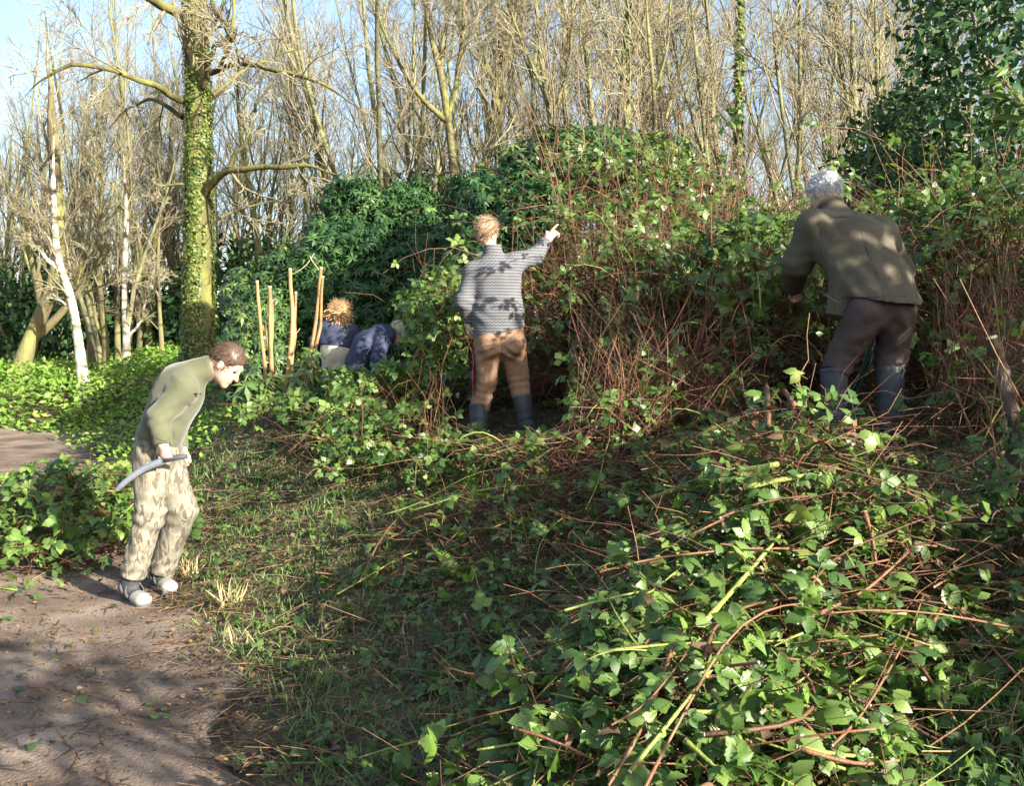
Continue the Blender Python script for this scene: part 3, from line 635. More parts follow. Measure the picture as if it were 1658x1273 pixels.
bramble('bramble_thicket', 'bramble clump between the stooping figures and the pointing person', [b_(690, 560, 8.8, .42, .45, .5), b_(640, 590, 8.9, .45, .4, .42), b_(720, 520, 9.2, .35, .4, .5), b_(580, 620, 9.0, .42, .4, .36)], 2300, 80, 404, reach=.7, brown=600, singles=90, zmin=.12)
bramble('bramble_thicket', 'low bramble clump in front of the cut stems', [b_(535, 655, 8.8, .38, .4, .26), b_(570, 690, 8.2, .34, .35, .2), b_(505, 640, 9.2, .28, .4, .22)], 900, 30, 405, reach=.6, brown=160, singles=60, zmin=.06)
bramble('bramble_thicket', 'dark bramble tangle in the hollow behind the pointing person', [b_(900, 530, 8.7, .6, .4, .45), b_(1010, 540, 8.3, .7, .4, .4), b_(1150, 540, 7.9, .8, .4, .42)], 700, 70, 406, brown=2600, singles=20, zmin=.1)
bramble('bramble_thicket', 'dark bramble tangle in the hollow behind the wellington boots', [b_(1270, 570, 7.2, .55, .4, .42), b_(1520, 560, 7.2, .7, .4, .45), b_(1640, 540, 6.6, .5, .45, .5)], 500, 70, 407, brown=2400, singles=20, zmin=.1)
bramble('bramble_thicket', 'brown bramble tangle on the slope in front of the dark hollow', [b_(900, 640, 7.0, .4, .35, .28), b_(1000, 630, 6.7, .5, .35, .32), b_(1090, 640, 6.3, .4, .35, .28), b_(960, 700, 6.0, .5, .3, .2)], 620, 60, 408, reach=.9, brown=1700, singles=50, zmin=.03, size=(.07, .12))
bramble('bramble_thicket', 'low leafy tangle left of the pointing person\'s boots', [b_(700, 690, 7.4, .4, .4, .22), b_(630, 720, 7.3, .45, .4, .2), b_(740, 740, 6.7, .4, .35, .15)], 900, 22, 409, reach=.6, brown=220, singles=50, zmin=.02, size=(.06, .11))
bramble('bramble_thicket', 'leafy weeds at the foot of the pale cut stump', [b_(1655, 790, 3.55, .12, .2, .2), b_(1690, 740, 3.6, .15, .2, .2)], 260, 14, 411, reach=.7, brown=90, singles=30, zmin=.02, size=(.05, .09))
bramble('bramble_thicket', 'dark stems and leaves right of the wellington boots', [b_(1560, 640, 5.6, .4, .35, .25), b_(1630, 620, 5.2, .35, .35, .3), b_(1500, 600, 6.4, .35, .3, .3)], 300, 40, 412, reach=.9, brown=1100, singles=20, zmin=.03, size=(.07, .12))
# rhododendron sprigs in front of the child, cut stems
def sprig(name, label, d, pts, size, seed, k=3, m=M_RHOD, cat='shrub'):
    g = rs(seed); p0 = at(pts[0][0], pts[0][1], d); org = np.array([p0[0], p0[1], float(gz(p0[0], p0[1]))]); o = thing(name, org, label, cat)
    st = MB(); fo = MB()
    for x, y in pts:
        e = at(x, y, d + g.uniform(-.2, .2)); t = np.linspace(0, 1, 7)[:, None]; s0 = org + g.normal(size=3) * np.array([.1, .1, 0]); Pn = s0 * (1 - t) + e * t + np.sin(t * 3.14) * g.normal(size=3) * .08
        tubes(st, Pn[None], np.linspace(.011, .004, 7)[None], 5, rnd=.6)
        for j in range(k):
            q = Pn[-1] * (1 - .16 * j) + Pn[0] * .16 * j; nn = nrm(np.array([[g.normal() * .4, g.normal() * .4 - .3, 1]]))
            place(fo, q[None], np.cross(nn, g.normal(size=(1, 3))), nn, size * g.uniform(.8, 1.1), *WHORL[j % 2], rnd=g.uniform(.5, 1))
    st.obj('stem', M_TWIG, o, origin=org); fo.obj('foliage', m, o, origin=org, kind='stuff', smooth_=False)
sprig('evergreen_sprout', 'bright young evergreen sprouts in front of the cream trousers', 9.6, [(492, 585), (505, 572), (520, 600), (540, 602), (480, 610), (560, 608)], .17, 450)
sprig('evergreen_sprout', 'small evergreen sprout behind the leaning man\'s face', 9.6, [(410, 595), (425, 620), (398, 625), (440, 610), (385, 640), (415, 650), (440, 650)], .15, 451, k=5)
# the leaning sprig of long narrow leaves at the right edge
def edge_sprig():
    g = rs(460); d = 4.6; pts = [at(1800, 330, d), at(1720, 230, d), at(1660, 175, d), at(1625, 130, d), at(1600, 95, d)]
    org = np.array([pts[0][0], pts[0][1], float(gz(pts[0][0], pts[0][1]))]); o = thing('willow_sprig', org, 'sunlit sprig of long narrow leaves at the upper right edge', 'shrub')
    base = np.array([org, org * .5 + pts[0] * .5 + np.array([.1, 0, 0]), *pts]); t = np.linspace(0, 1, 30); seg = np.concatenate([[0], np.cumsum(np.linalg.norm(np.diff(base, axis=0), axis=1))]); seg /= seg[-1]
    Pn = np.stack([np.interp(t, seg, base[:, i]) for i in range(3)], 1)
    for _ in range(2): Pn[1:-1] = (Pn[:-2] + 2 * Pn[1:-1] + Pn[2:]) / 4
    st = MB(); tubes(st, Pn[None], np.linspace(.012, .004, 30)[None], 6, rnd=.7)
    Pb, Rb = grow(g, Pn[None], np.linspace(.012, .004, 30)[None], 16, .55, 1, .7, .10, 6, .1, 0, .6, .4, .002); tubes(st, Pb, Rb, 4, rnd=.8)
    st.obj('stem', M_REDCANE, o, origin=org)
    N_ = 110; ci = g.integers(0, len(Pb), N_); q, tan = sample_line(Pb[ci], g.uniform(.2, 1, N_))
    me = [MB().add(*[x for x in leaf_template(5, .13, 0, .1, .35, .5)]).mesh('leaf', M_BRAMO)]
    leaf_objs(o, org, q, nrm(tan + g.normal(size=q.shape) * .5 + np.array([-.1, -.2, -.5])), g.normal(size=q.shape) * .5 + np.array([.4, -.7, .6]), g.uniform(.075, .125, N_), me)
edge_sprig()
def cut_stems():
    d = 10.0; base = at(448, 648, d); org = np.array([base[0], base[1], float(gz(base[0], base[1]))]); o = thing('cut_shrub_stump', org, 'clump of tall bare cut stems beside the child in navy', 'stump')
    g = rs(470)
    M_POLE = mat('cut_pole_bark', [(.15, .09, .035), (.27, .17, .07), (.38, .27, .13)], 4, .75, bump=.4, bscale=40, stretch=(1, 1, .3))
    for x0, x1, y1, w, bend in ((436, 415, 457, 6, 0), (442, 436, 466, 7, 0), (446, 442, 488, 8, -1), (455, 469, 437, 7, 2), (462, 479, 475, 5, 1), (478, 519, 435, 6, 2), (486, 522, 448, 5, 2), (470, 476, 500, 5, 0), (448, 428, 520, 4, 0)):
        dd = d + g.uniform(-.15, .15); s0 = at(x0, 650, dd); s0[2] = gz(s0[0], s0[1]) - .05; e = at(x1, y1, dd); t = np.linspace(0, 1, 9)[:, None]
        Pn = s0 * (1 - t) + e * t + np.sin(t * 3.14) * np.array([.03 * bend, 0, 0]) + g.normal(size=(9, 3)) * .004
        r = w / FPX * d / 2
        mb = MB(); tubes(mb, Pn[None], np.linspace(r * 1.15, r * .9, 9)[None], 8, rnd=.5); pl = mb.obj('cut_stem', M_POLE, o, origin=org)
        cp = MB(); tubes(cp, np.stack([Pn[-1] - (Pn[-1] - Pn[-2]) * .03, Pn[-1] + nrm(Pn[-1] - Pn[-2]) * .012])[None], np.array([[r * .93, r * .88]]), 8, cap=True); cp.obj('cut_end', M_CUT, pl, origin=org)
    bc = MB(); P1 = walk(g, np.array([at(470, 445, d), at(519, 440, d), at(448, 560, d)]), np.array([[.5, 0, .2], [-.3, 0, .4], [.6, 0, .3]]), np.array([.35, .2, .3]), 6, .15, .2)
    tubes(bc, P1, np.full((3, 6), .005), 4, rnd=.8); bc.obj('twig', M_TWIG, o, origin=org)
cut_stems()
def broken_stump():
    d = 3.75; M_ST = mat('stump_bark', [(.035, .026, .019), (.075, .055, .04), (.13, .10, .075), (.24, .21, .17)], 7, .85, bump=.9, bscale=35, stretch=(1, 1, .5))
    pts = [at(1652, 800, d), at(1642, 700, d), at(1635, 645, d), at(1622, 600, d), at(1606, 547, d)]
    org = pts[0].copy(); org[2] = float(gz(org[0], org[1])); pts[0][2] = org[2] - .05; o = thing('cut_sapling_stump', org, 'pale cut sapling stump standing at the right edge', 'stump')
    t = np.linspace(0, 4, 26); P_ = np.stack([np.interp(t, range(5), np.array(pts)[:, i]) for i in range(3)], 1)
    for _ in range(3): P_[1:-1] = (P_[:-2] + 2 * P_[1:-1] + P_[2:]) / 4
    mb = MB(); tubes(mb, P_[None], (np.linspace(.030, .024, 26) + .005 * np.sin(t * 9))[None], 12); mb.v[0] += wave(mb.v[0], 30, 3)[:, None] * .002; mb.obj('trunk', M_ST, o, origin=org)
    c = MB(); tubes(c, np.stack([P_[-1] - (P_[-1] - P_[-2]) * .1, P_[-1] + np.array([-.002, 0, .006])])[None], np.array([[.021, .019]]), 12, cap=True); c.obj('cut_end', M_CUT, o, origin=org)
    s_ = MB(); Q = walk(rs(9), np.array([P_[13], P_[11], P_[8]]), np.array([[.5, -.3, .8], [-.5, -.2, -.4], [.7, -.5, .3]]), np.array([.16, .2, .2]), 6, .1); tubes(s_, Q, np.full((3, 6), .005), 5, rnd=.6); s_.obj('side_shoot', M_REDCANE, o, origin=org)
broken_stump()
# ------------------------------------------------------------------ ground cover (nobody could count it)
def scatter(g, n, d0, d1, spread=1.15, pw=1.0):
    d = (d0 ** pw + (d1 ** pw - d0 ** pw) * g.uniform(0, 1, n)) ** (1 / pw); x = g.uniform(-1, 1, n) * .53 * spread * d
    return x, d
g = rs(600)
# bank litter: dry stalks
x, y = scatter(g, 17000, 1.7, 11.5); s = sdist(x, y) + .25 * wave(np.stack([x, y, 0 * x], 1), 1.4, 4); k = (s > -.1) & ((wave(np.stack([x, y, 0 * x], 1), 1.1, 5) > -.55) | (s > 2.5)); x, y = x[k], y[k]
st = MB(); p = np.stack([x, y, gz(x, y) + g.uniform(.0, .05, len(x))], 1); a = g.uniform(0, 6.28, len(x)); lift = g.normal(size=len(x)) * .22
P_ = walk(g, p, np.stack([np.cos(a), np.sin(a), lift + .05], 1), g.uniform(.05, .30, len(x)) * g.uniform(.5, 1.4, len(x)), 3, .2, 0, .1)
P_[..., 2] = np.maximum(P_[..., 2], gz(P_[..., 0], P_[..., 1]) + .004)
tubes(st, P_, g.uniform(.0008, .0026, len(x))[:, None] * np.ones((1, 3)), 3, rnd=g.uniform(0, 1, len(x)) ** 1.3)
st.obj('dry_stalk_litter', M_DRY, kind='stuff', label='dry brown stalks and straw littering the bank', category='litter')
# dead leaves
x, y = scatter(g, 9000, 1.7, 12); s = sdist(x, y); k = s > -.2; x, y = x[k], y[k]; p = np.stack([x, y, gz(x, y) + .012 + g.uniform(0, .02, len(x))], 1)
dl = MB(); place(dl, p, g.normal(size=p.shape) * np.array([1, 1, .25]), np.array([0, 0, 1]) + g.normal(size=p.shape) * .35, g.uniform(.025, .06, len(x)), *LEAF_1, rnd=g.uniform(0, 1, len(x)))
dl.obj('dead_leaf_litter', M_DEADLEAF, kind='stuff', label='brown dead leaves strewn over the bank', category='litter')
# grass on the bank
x, y = scatter(g, 95000, 1.7, 12); pp3 = np.stack([x, y, 0 * x], 1); s = sdist(x, y) + .12 * wave(pp3, 3, 5)
dens = .62 * smooth(-.1, .25, s) * (1 - .75 * smooth(1.9, 3.0, s)) + .7 * smooth(.2, .7, wave(pp3, 1.2, 8)) * smooth(.05, .2, s) * (1 - .6 * smooth(2.2, 3.4, s)) + .9 * smooth(0, .3, s) * smooth(.6, 1.0, x / np.maximum(y, 1) * 2.2) * (y < 3.6)
k = g.uniform(0, 1, len(x)) < dens; x, y = x[k], y[k]; p = np.stack([x, y, gz(x, y) - .003], 1)
gr = MB(); hd = np.array([0, 0, 1.0]) + g.normal(size=p.shape) * np.array([.55, .55, .15])
place(gr, p, hd, g.normal(size=p.shape) + np.array([0, -.4, .2]), g.uniform(.03, .09, len(x)) * (1 + .4 * wave(p, 1.5, 9)), BLADE[0], BLADE_Q, BLADE_T, rnd=np.clip(g.uniform(0, .85, len(x)) + .15 * wave(p, 2, 3), 0, 1), width=g.uniform(.7, 1.5, len(x)))
gr.obj('bank_grass', M_GRASS, kind='stuff', label='short grass and weeds growing on the bank', category='grass')
# small green leaves on the bank
x, y = scatter(g, 44000, 1.7, 12); pp3 = np.stack([x, y, 0 * x], 1); s = sdist(x, y)
dens = smooth(.0, .3, s) * (.28 + .7 * smooth(.0, .5, wave(pp3, 1.5, 12))) + .75 * smooth(.3, .5, x / np.maximum(y, 1)) * (y < 3.4)
k = (g.uniform(0, 1, len(x)) < dens) & (s > -.1); x, y = x[k], y[k]; p = np.stack([x, y, gz(x, y) + g.uniform(.01, .06, len(x))], 1)
lv = MB(); h = len(p) // 2; hd = g.normal(size=p.shape) * np.array([1, 1, .3]); nn = np.array([0, -.15, 1]) + g.normal(size=p.shape) * .4
place(lv, p[:h], hd[:h], nn[:h], g.uniform(.035, .095, h), *TRI_LOW, rnd=g.uniform(0, .9, h)); place(lv, p[h:], hd[h:], nn[h:], g.uniform(.02, .05, len(p) - h), *LEAF_1, rnd=g.uniform(0, .9, len(p) - h))
lv.obj('bank_weeds', M_BRAM, kind='stuff', label='small green bramble and weed leaves dotted over the bank', category='weeds', smooth_=False)
# undergrowth beyond the path, left
n = 34000; yy = g.uniform(15.6, 26, n); xx = -yy * g.uniform(.10, .60, n); s = sdist(xx, yy); pp3 = np.stack([xx, yy, 0 * xx], 1)
hgt = (.32 + .26 * (wave(pp3, .9, 15) + .6)) * smooth(15.7, 17.2, yy + .5 * wave(pp3, .8, 2)) * smooth(15.5, 19, yy + 3 * smooth(-3, 0, s)) * 1.15
k = hgt > .05; xx, yy, hgt = xx[k], yy[k], hgt[k]; n = len(xx); p = np.stack([xx, yy, gz(xx, yy) + hgt * g.uniform(.15, 1, n) ** .6], 1)
ug = MB(); place(ug, p, g.normal(size=p.shape) * np.array([1, 1, .5]), np.array([.15, -.35, 1]) + g.normal(size=p.shape) * .45, g.uniform(.06, .14, n), *QUAD_LEAF, rnd=np.clip(g.uniform(.1, .9, n) + .2 * wave(p, .7, 3), 0, 1))
ug.obj('undergrowth', M_HERB, kind='stuff', label='bright green nettle undergrowth below the birches beyond the path', category='undergrowth', smooth_=False)
# verge grass and weeds on the far side and between path and heap
x = g.uniform(-9, -2.2, 9000); y = g.uniform(9, 17, 9000); s = sdist(x, y); k = (s > -.35 + .4 * wave(np.stack([x, y, 0 * x], 1), 1, 3)) & (s < 1.6); x, y = x[k], y[k]; p = np.stack([x, y, gz(x, y) + g.uniform(.0, .22, len(x))], 1)
vg = MB(); place(vg, p, g.normal(size=p.shape) * np.array([1, 1, .6]), np.array([.2, -.3, 1]) + g.normal(size=p.shape) * .4, g.uniform(.05, .10, len(x)), *QUAD_LEAF, rnd=g.uniform(.1, 1, len(x)))
vg.obj('verge_weeds', M_HERB, kind='stuff', label='leafy weeds along the far edge of the path', category='weeds', smooth_=False)
# path litter
x, y = scatter(g, 17000, 1.9, 13, pw=.8); s = sdist(x, y); k = (s < .1) & (x > -7) ; x, y = x[k], y[k]; p = np.stack([x, y, gz(x, y) + .022], 1)
pl = MB(); place(pl, p, g.normal(size=p.shape) * np.array([1, 1, .1]), np.array([0, 0, 1]) + g.normal(size=p.shape) * .3, g.uniform(.012, .035, len(x)), *LEAF_1, rnd=g.uniform(0, 1, len(x)))
k = g.uniform(0, 1, len(x)) < .35; q = p[k]; a = g.uniform(0, 6.28, len(q)); P_ = walk(g, q, np.stack([np.cos(a), np.sin(a), 0 * a], 1), g.uniform(.03, .16, len(q)), 3, .2); P_[..., 2] = gz(P_[..., 0], P_[..., 1]) + .02
tubes(pl, P_, np.full((len(q), 3), .0018) * g.uniform(.6, 1.5, len(q))[:, None], 3, rnd=g.uniform(0, .8, len(q)))
pl.obj('path_litter', M_DEADLEAF, kind='stuff', label='leaf crumbs and broken twigs lying on the path', category='litter')
me_f = [MB().add(*LEAF_N).mesh('fallen_leaf', M_BRAMO), TRI_NEAR_ME[1], MB().add(*leaf_template(7, .42, .08, -.1, .1)).mesh('fallen_leaf', M_BRAMO)]
for px, py in ((20, 1008), (68, 1003), (35, 1103), (145, 1095), (102, 1090), (130, 1140), (30, 1130), (262, 1165), (275, 1172), (250, 1178), (60, 1215), (180, 990), (120, 1052), (95, 1075), (45, 1050), (238, 1155), (155, 1025)):
    d = hit(px, py); q = at(px, py, d); z = float(gz(q[0], q[1])) + .03; sz = g.uniform(.04, .085); a = g.uniform(0, 6.28)
    o = link('fallen_leaf', me_f[int(g.integers(0, 3))], None, (q[0], q[1], z), label='small green leaf lying loose on the bare brown path', category='leaf', group='green leaves fallen on the path')
    o.rotation_euler = (g.normal() * .25, g.normal() * .25, a); o.scale = (sz, sz, sz)
# clumps of straw and leek-like blades
def tuft(name, label, px, py, n, L_, m, seed, w=1.0, up=1.0, cat='grass'):
    g = rs(seed); d = hit(px, py); q = at(px, py, d); org = np.array([q[0], q[1], float(gz(q[0], q[1]))]); o = thing(name, org, label, cat)
    me = MB().add(BLADE[0], quads=BLADE_Q, tris=BLADE_T, rnd=.4).mesh('blade', m)
    pos = org + g.normal(size=(n, 3)) * np.array([.05, .05, 0]) * (L_ / .25)
    hd = np.array([0, 0, up]) + g.normal(size=(n, 3)) * .35; leaf_objs(o, org, pos, hd, g.normal(size=(n, 3)) + np.array([0, -.6, 0]), L_ * g.uniform(.6, 1.1, n), [me], prefix='blade')
M_LEEK = mat('leek_blade', [(.08, .17, .06), (.14, .26, .09)], 5, .5, trans=.3)
M_STRAW = mat('straw_blade', [(.30, .20, .09), (.48, .37, .19), (.55, .46, .28)], 5, .7, src='object', trans=.2)
tuft('blade_clump', 'clump of upright leek-like green blades below the bramble clump', 578, 775, 12, .36, M_LEEK, 1)
tuft('straw_clump', 'tuft of bleached straw at the path edge near the white shoe', 375, 985, 34, .16, M_STRAW, 2, up=.7)
tuft('straw_clump', 'tuft of pale straw below the bleached tuft at the path edge', 385, 1050, 16, .14, M_STRAW, 3)
tuft('straw_clump', 'tuft of pale straw right beside the trouser cuff', 305, 935, 22, .14, M_STRAW, 4)
# small fern fronds
def fern(label, px, py, L_, seed, k=4):
    g = rs(seed); d = hit(px, py); q = at(px, py, d); org = np.array([q[0], q[1], float(gz(q[0], q[1]))]); o = thing('fern', org, label, 'fern')
    for j in range(k):
        a = g.uniform(0, 6.28); P_ = walk(g, org[None], np.array([[math.cos(a), math.sin(a) - .3, .9]]), np.array([L_ * g.uniform(.7, 1.1)]), 12, .04, 0, .35)
        mb = MB(); tubes(mb, P_, np.linspace(.003, .001, 12)[None], 3, rnd=.7)
        tt = np.repeat(np.linspace(.15, .98, 16), 2); pp_, tan = sample_line(np.repeat(P_, 32, 0), tt); side = nrm(np.cross(tan, [0, 0, 1])) * np.tile([1, -1], 16)[:, None]
        place(mb, pp_, side + tan * .4, np.cross(tan, side) * np.tile([1, -1], 16)[:, None], L_ * .28 * (1.05 - tt), *leaf_template(4, .14, 0, .05, .1), rnd=g.uniform(.5, 1, 32)); mb.obj('frond', M_HERB, o, origin=org, smooth_=False)
fern('yellow-green fern frond at the foot of the pointing person', 785, 748, .34, 11, 5)
fern('small fern on the shaded bank below the pointing person', 760, 800, .24, 12)
fern('small green fern left of the big cut bramble heap', 735, 935, .26, 13)
# ------------------------------------------------------------------ heaps of cut brambles
def heap(name, label, hfun, sampler, ncane, nleaf, nsing, seed, size, explicit=(), twigs=2200, rad=(.0018, .0043), group='heaps of cut brambles'):
    g = rs(seed); surf = lambda x, y: gz(x, y) + hfun(x, y)
    x, y = sampler(g, 4000); c = np.array([x.mean(), y.mean()]); org = np.array([c[0], c[1], float(gz(c[0], c[1]))])
    o = thing(name, org, label, 'bramble heap', group)
    x, y = sampler(g, ncane); a = g.normal(size=ncane) * .75 + np.where(g.uniform(0, 1, ncane) < .5, 0, math.pi) + .25
    z = gz(x, y) + hfun(x, y) * g.uniform(.55, 1.08, ncane)
    L_ = g.uniform(.3, 1.1, ncane)
    d0 = np.stack([np.cos(a), np.sin(a), g.normal(size=ncane) * .22], 1)
    p0 = np.stack([x, y, z], 1) - d0 * L_[:, None] * .5
    P_ = walk(g, p0, d0 + np.array([0, 0, .12]), L_, 10, .13, 0, .12)
    lim = gz(P_[..., 0], P_[..., 1]); top = hfun(P_[..., 0], P_[..., 1]) + .10; P_[..., 2] = np.maximum(P_[..., 2], lim + .02); over = (P_[..., 2] - lim - top).max(1); P_[..., 2] -= (np.maximum(over - .09, 0))[:, None]; P_[..., 2] = np.maximum(P_[..., 2], lim + .02)
    for _ in range(2): P_[:, 1:-1] = (P_[:, :-2] + 2 * P_[:, 1:-1] + P_[:, 2:]) / 4
    lines = [(P_[k], g.uniform(*rad), g.uniform() < .24) for k in range(ncane)]
    for pts, w, green in explicit:
        q = np.array([at(px, py, hit(px, py, surf, 1.5, 9) - .03 + (dd[0] if dd else 0)) for px, py, *dd in pts]); t = np.linspace(0, len(q) - 1, 12); Q = np.stack([np.interp(t, range(len(q)), q[:, i]) for i in range(3)], 1)
        for _ in range(2): Q[1:-1] = (Q[:-2] + 2 * Q[1:-1] + Q[2:]) / 4
        if len(q) == 2: t2 = np.linspace(0, 1, 12)[:, None]; Q = q[0] * (1 - t2) + q[1] * t2
        Q2 = np.stack([np.interp(np.linspace(0, 11, 10), range(12), Q[:, i]) for i in range(3)], 1)
        lines.append((Q2, w * .82 * float(np.linalg.norm(Q2[0] - CAM)) / FPX / 2, green))
    canes = []
    for Q, r, green in lines:
        mb = MB(); tubes(mb, Q[None], (r * np.linspace(1.1, .7, 10) * (1 + .12 * np.sin(np.arange(10) * 2.1)))[None], 6, rnd=g.uniform(0, 1), cap=True)
        cn = mb.obj('cane', M_GRNCANE if green else M_REDCANE, o, origin=org); canes.append(cn)
        if r > .0036: e = MB(); dv = nrm(Q[0] - Q[1]); tubes(e, np.stack([Q[0] - dv * .002, Q[0] + dv * .002])[None], np.full((1, 2), r * 1.06), 6, cap=True); e.obj('cut_end', M_CUT, cn, origin=org)
    # leaves borne on the canes
    PL = np.stack([l[0] for l in lines]); ci = g.integers(0, len(lines), nleaf); t = g.uniform(.05, 1, nleaf); p, tan = sample_line(PL[ci], t)
    half = nleaf * 2 // 5; x, y = sampler(g, half); p[:half] = np.stack([x, y, gz(x, y) + hfun(x, y) * g.uniform(.5, 1.05, half) + .02], 1)
    top_n = np.array([.1, -.35, 1.0]) + g.normal(size=p.shape) * .5
    hd = g.normal(size=p.shape) * np.array([1, 1, .55]) + np.array([0, 0, -.1]); sz = g.uniform(*size, nleaf)
    near = np.linalg.norm(p - CAM, axis=1); depth = gz(p[:, 0], p[:, 1]) + hfun(p[:, 0], p[:, 1]) - p[:, 2]
    ordr = np.argsort(near * .35 + depth * 3 - sz * 2); cand = ordr[ordr >= half]; one = cand[:nsing]; mask = np.ones(nleaf, bool); mask[one] = False
    leaf_objs([canes[i] for i in ci[one]], org, p[one], hd[one], top_n[one], sz[one], TRI_NEAR_ME)
    fo = MB(); idx = np.where(mask)[0]
    deep = (depth[idx] > .12) | (near[idx] > 4.5); idn = idx[~deep]; idd = idx[deep]; place(fo, p[idd], hd[idd], top_n[idd], sz[idd], *TRI_LOW, rnd=g.uniform(0, 1, len(idd)))
    for j, T_ in enumerate(TRI_NEAR): ii = idn[j::4]; place(fo, p[ii], hd[ii], top_n[ii], sz[ii], *T_, rnd=g.uniform(0, 1, len(ii)))
    fo.obj('foliage', M_BRAM, o, origin=org, kind='stuff')
    nd = nleaf // 8; x, y = sampler(g, nd); dd = MB(); q = np.stack([x, y, gz(x, y) + hfun(x, y) * g.uniform(.5, 1.05, nd)], 1); place(dd, q, g.normal(size=q.shape), g.normal(size=q.shape) * .5 + np.array([0, -.3, 1]), g.uniform(.03, .07, nd), *leaf_template(5, .3, .1, .5, .5), rnd=g.uniform(0, 1, nd)); dd.obj('dead_leaves', M_DEADLEAF, o, origin=org, kind='stuff')
    x, y = sampler(g, twigs); z = gz(x, y) + hfun(x, y) * g.uniform(.1, 1.0, twigs); a = g.uniform(0, 6.28, twigs)
    T2 = walk(g, np.stack([x, y, z], 1), np.stack([np.cos(a), np.sin(a) * .8, g.normal(size=twigs) * .35], 1), g.uniform(.10, .5, twigs), 5, .26)
    T2[..., 2] = np.maximum(T2[..., 2], gz(T2[..., 0], T2[..., 1]) + .01)
    tw = MB(); tubes(tw, T2, g.uniform(.0012, .003, twigs)[:, None] * np.linspace(1, .6, 5)[None], 3, rnd=g.uniform(0, 1, twigs)); tw.obj('twigs', M_REDCANE, o, origin=org, kind='stuff')
    return o
def front_sampler(g, n):
    xs, ys = [], []
    while sum(map(len, xs)) < n:
        x = g.uniform(-.75, 1.75, n * 2); y = g.uniform(1.75, 4.25, n * 2); k = g.uniform(0, .62, n * 2) < heap_h(x, y) - .035; xs.append(x[k]); ys.append(y[k])
    return np.concatenate(xs)[:n], np.concatenate(ys)[:n]
heap('bramble_heap', 'big tangled heap of cut bramble canes and leaves in the foreground', heap_h, front_sampler, 230, 3400, 290, 501, (.035, .105), explicit=[
    ([(898, 838), (960, 826), (1030, 816)], 9, True), ([(903, 893), (985, 897)], 11, True), ([(784, 972), (860, 962), (960, 948)], 9, True), ([(815, 946), (880, 930), (905, 926)], 9, False),
    ([(1145, 1003), (1205, 935), (1262, 868)], 11, True), ([(1028, 818), (1150, 772), (1260, 752)], 10, True), ([(1205, 790), (1290, 772), (1330, 768)], 11, True), ([(600, 1080), (655, 1085), (720, 1118)], 6, False),
    ([(555, 1048), (610, 1060), (660, 1090), (735, 1120)], 6, False), ([(700, 1105), (800, 1095), (900, 1068)], 6, False), ([(812, 1015), (830, 1060), (845, 1120)], 9, False), ([(1100, 1020), (1060, 1130), (1030, 1200), (985, 1273)], 8, False),
    ([(1140, 1065), (1160, 1000), (1230, 975), (1290, 968)], 8, False), ([(1140, 1190), (1290, 1178), (1328, 1140), (1310, 1090), (1240, 1040)], 9, False), ([(1020, 1250), (1100, 1150), (1180, 1050)], 9, True), ([(1110, 1155), (1190, 1152), (1256, 1150)], 10, True),
    ([(1155, 1120), (1180, 1160), (1205, 1210)], 10, True), ([(1110, 1200), (1160, 1245)], 10, True), ([(1290, 1210), (1350, 1222), (1420, 1228)], 9, True), ([(1295, 1213), (1350, 1230), (1400, 1240), (1455, 1232)], 9, False), ([(1178, 604, -.1), (1205, 640), (1225, 672)], 8, False),
    ([(1243, 600, -.1), (1265, 625), (1285, 655)], 7, False), ([(1240, 612, -.1), (1243, 650), (1244, 690)], 6, False), ([(1380, 720), (1460, 690), (1555, 655)], 6, False), ([(1450, 612, -.15), (1468, 640), (1474, 672)], 6, False), ([(1400, 830), (1412, 870), (1418, 910)], 9, False),
    ([(1480, 825), (1550, 820), (1620, 812)], 9, True), ([(1290, 1010), (1400, 960), (1470, 895)], 8, False), ([(360, 1237), (450, 1237), (540, 1236)], 6, True), ([(480, 1210), (600, 1150), (700, 1120)], 7, False), ([(560, 1165), (660, 1130), (760, 1100)], 7, False),
    ([(1510, 1010), (1525, 985), (1545, 955)], 7, False), ([(1490, 1080), (1515, 1115), (1545, 1165)], 7, False)])
def left_h(x, y):
    u = (x + 3.35) * .905 + (y - 7.6) * .425; v = -(x + 3.35) * .425 + (y - 7.6) * .905
    return .50 * np.exp(-(u / .62) ** 2 - (v / 1.25) ** 2) + .3 * np.exp(-((x + 3.9) / .8) ** 2 - ((y - 7.0) / .5) ** 2)
def left_sampler(g, n):
    xs, ys = [], []
    while sum(map(len, xs)) < n:
        x = g.uniform(-5.2, -1.9, n * 3); y = g.uniform(5.8, 10, n * 3); k = g.uniform(0, .55, n * 3) < left_h(x, y) - .04; xs.append(x[k]); ys.append(y[k])
    return np.concatenate(xs)[:n], np.concatenate(ys)[:n]
heap('bramble_heap', 'heap of cut brambles on the path behind the leaning man', left_h, left_sampler, 90, 2200, 150, 502, (.08, .14), twigs=1200)
def mid_h(x, y): return .30 * np.exp(-((x - 1.0) / .9) ** 2 - ((y - 5.2) / .45) ** 2) + .16 * np.exp(-((x + .3) / .6) ** 2 - ((y - 5.6) / .5) ** 2) + .12 * np.exp(-((x - .1) / .45) ** 2 - ((y - 4.5) / .4) ** 2)
def mid_sampler(g, n):
    xs, ys = [], []
    while sum(map(len, xs)) < n:
        x = g.uniform(-1.4, 2.4, n * 3); y = g.uniform(3.8, 6.6, n * 3); k = g.uniform(0, .34, n * 3) < mid_h(x, y) - .03; xs.append(x[k]); ys.append(y[k])
    return np.concatenate(xs)[:n], np.concatenate(ys)[:n]
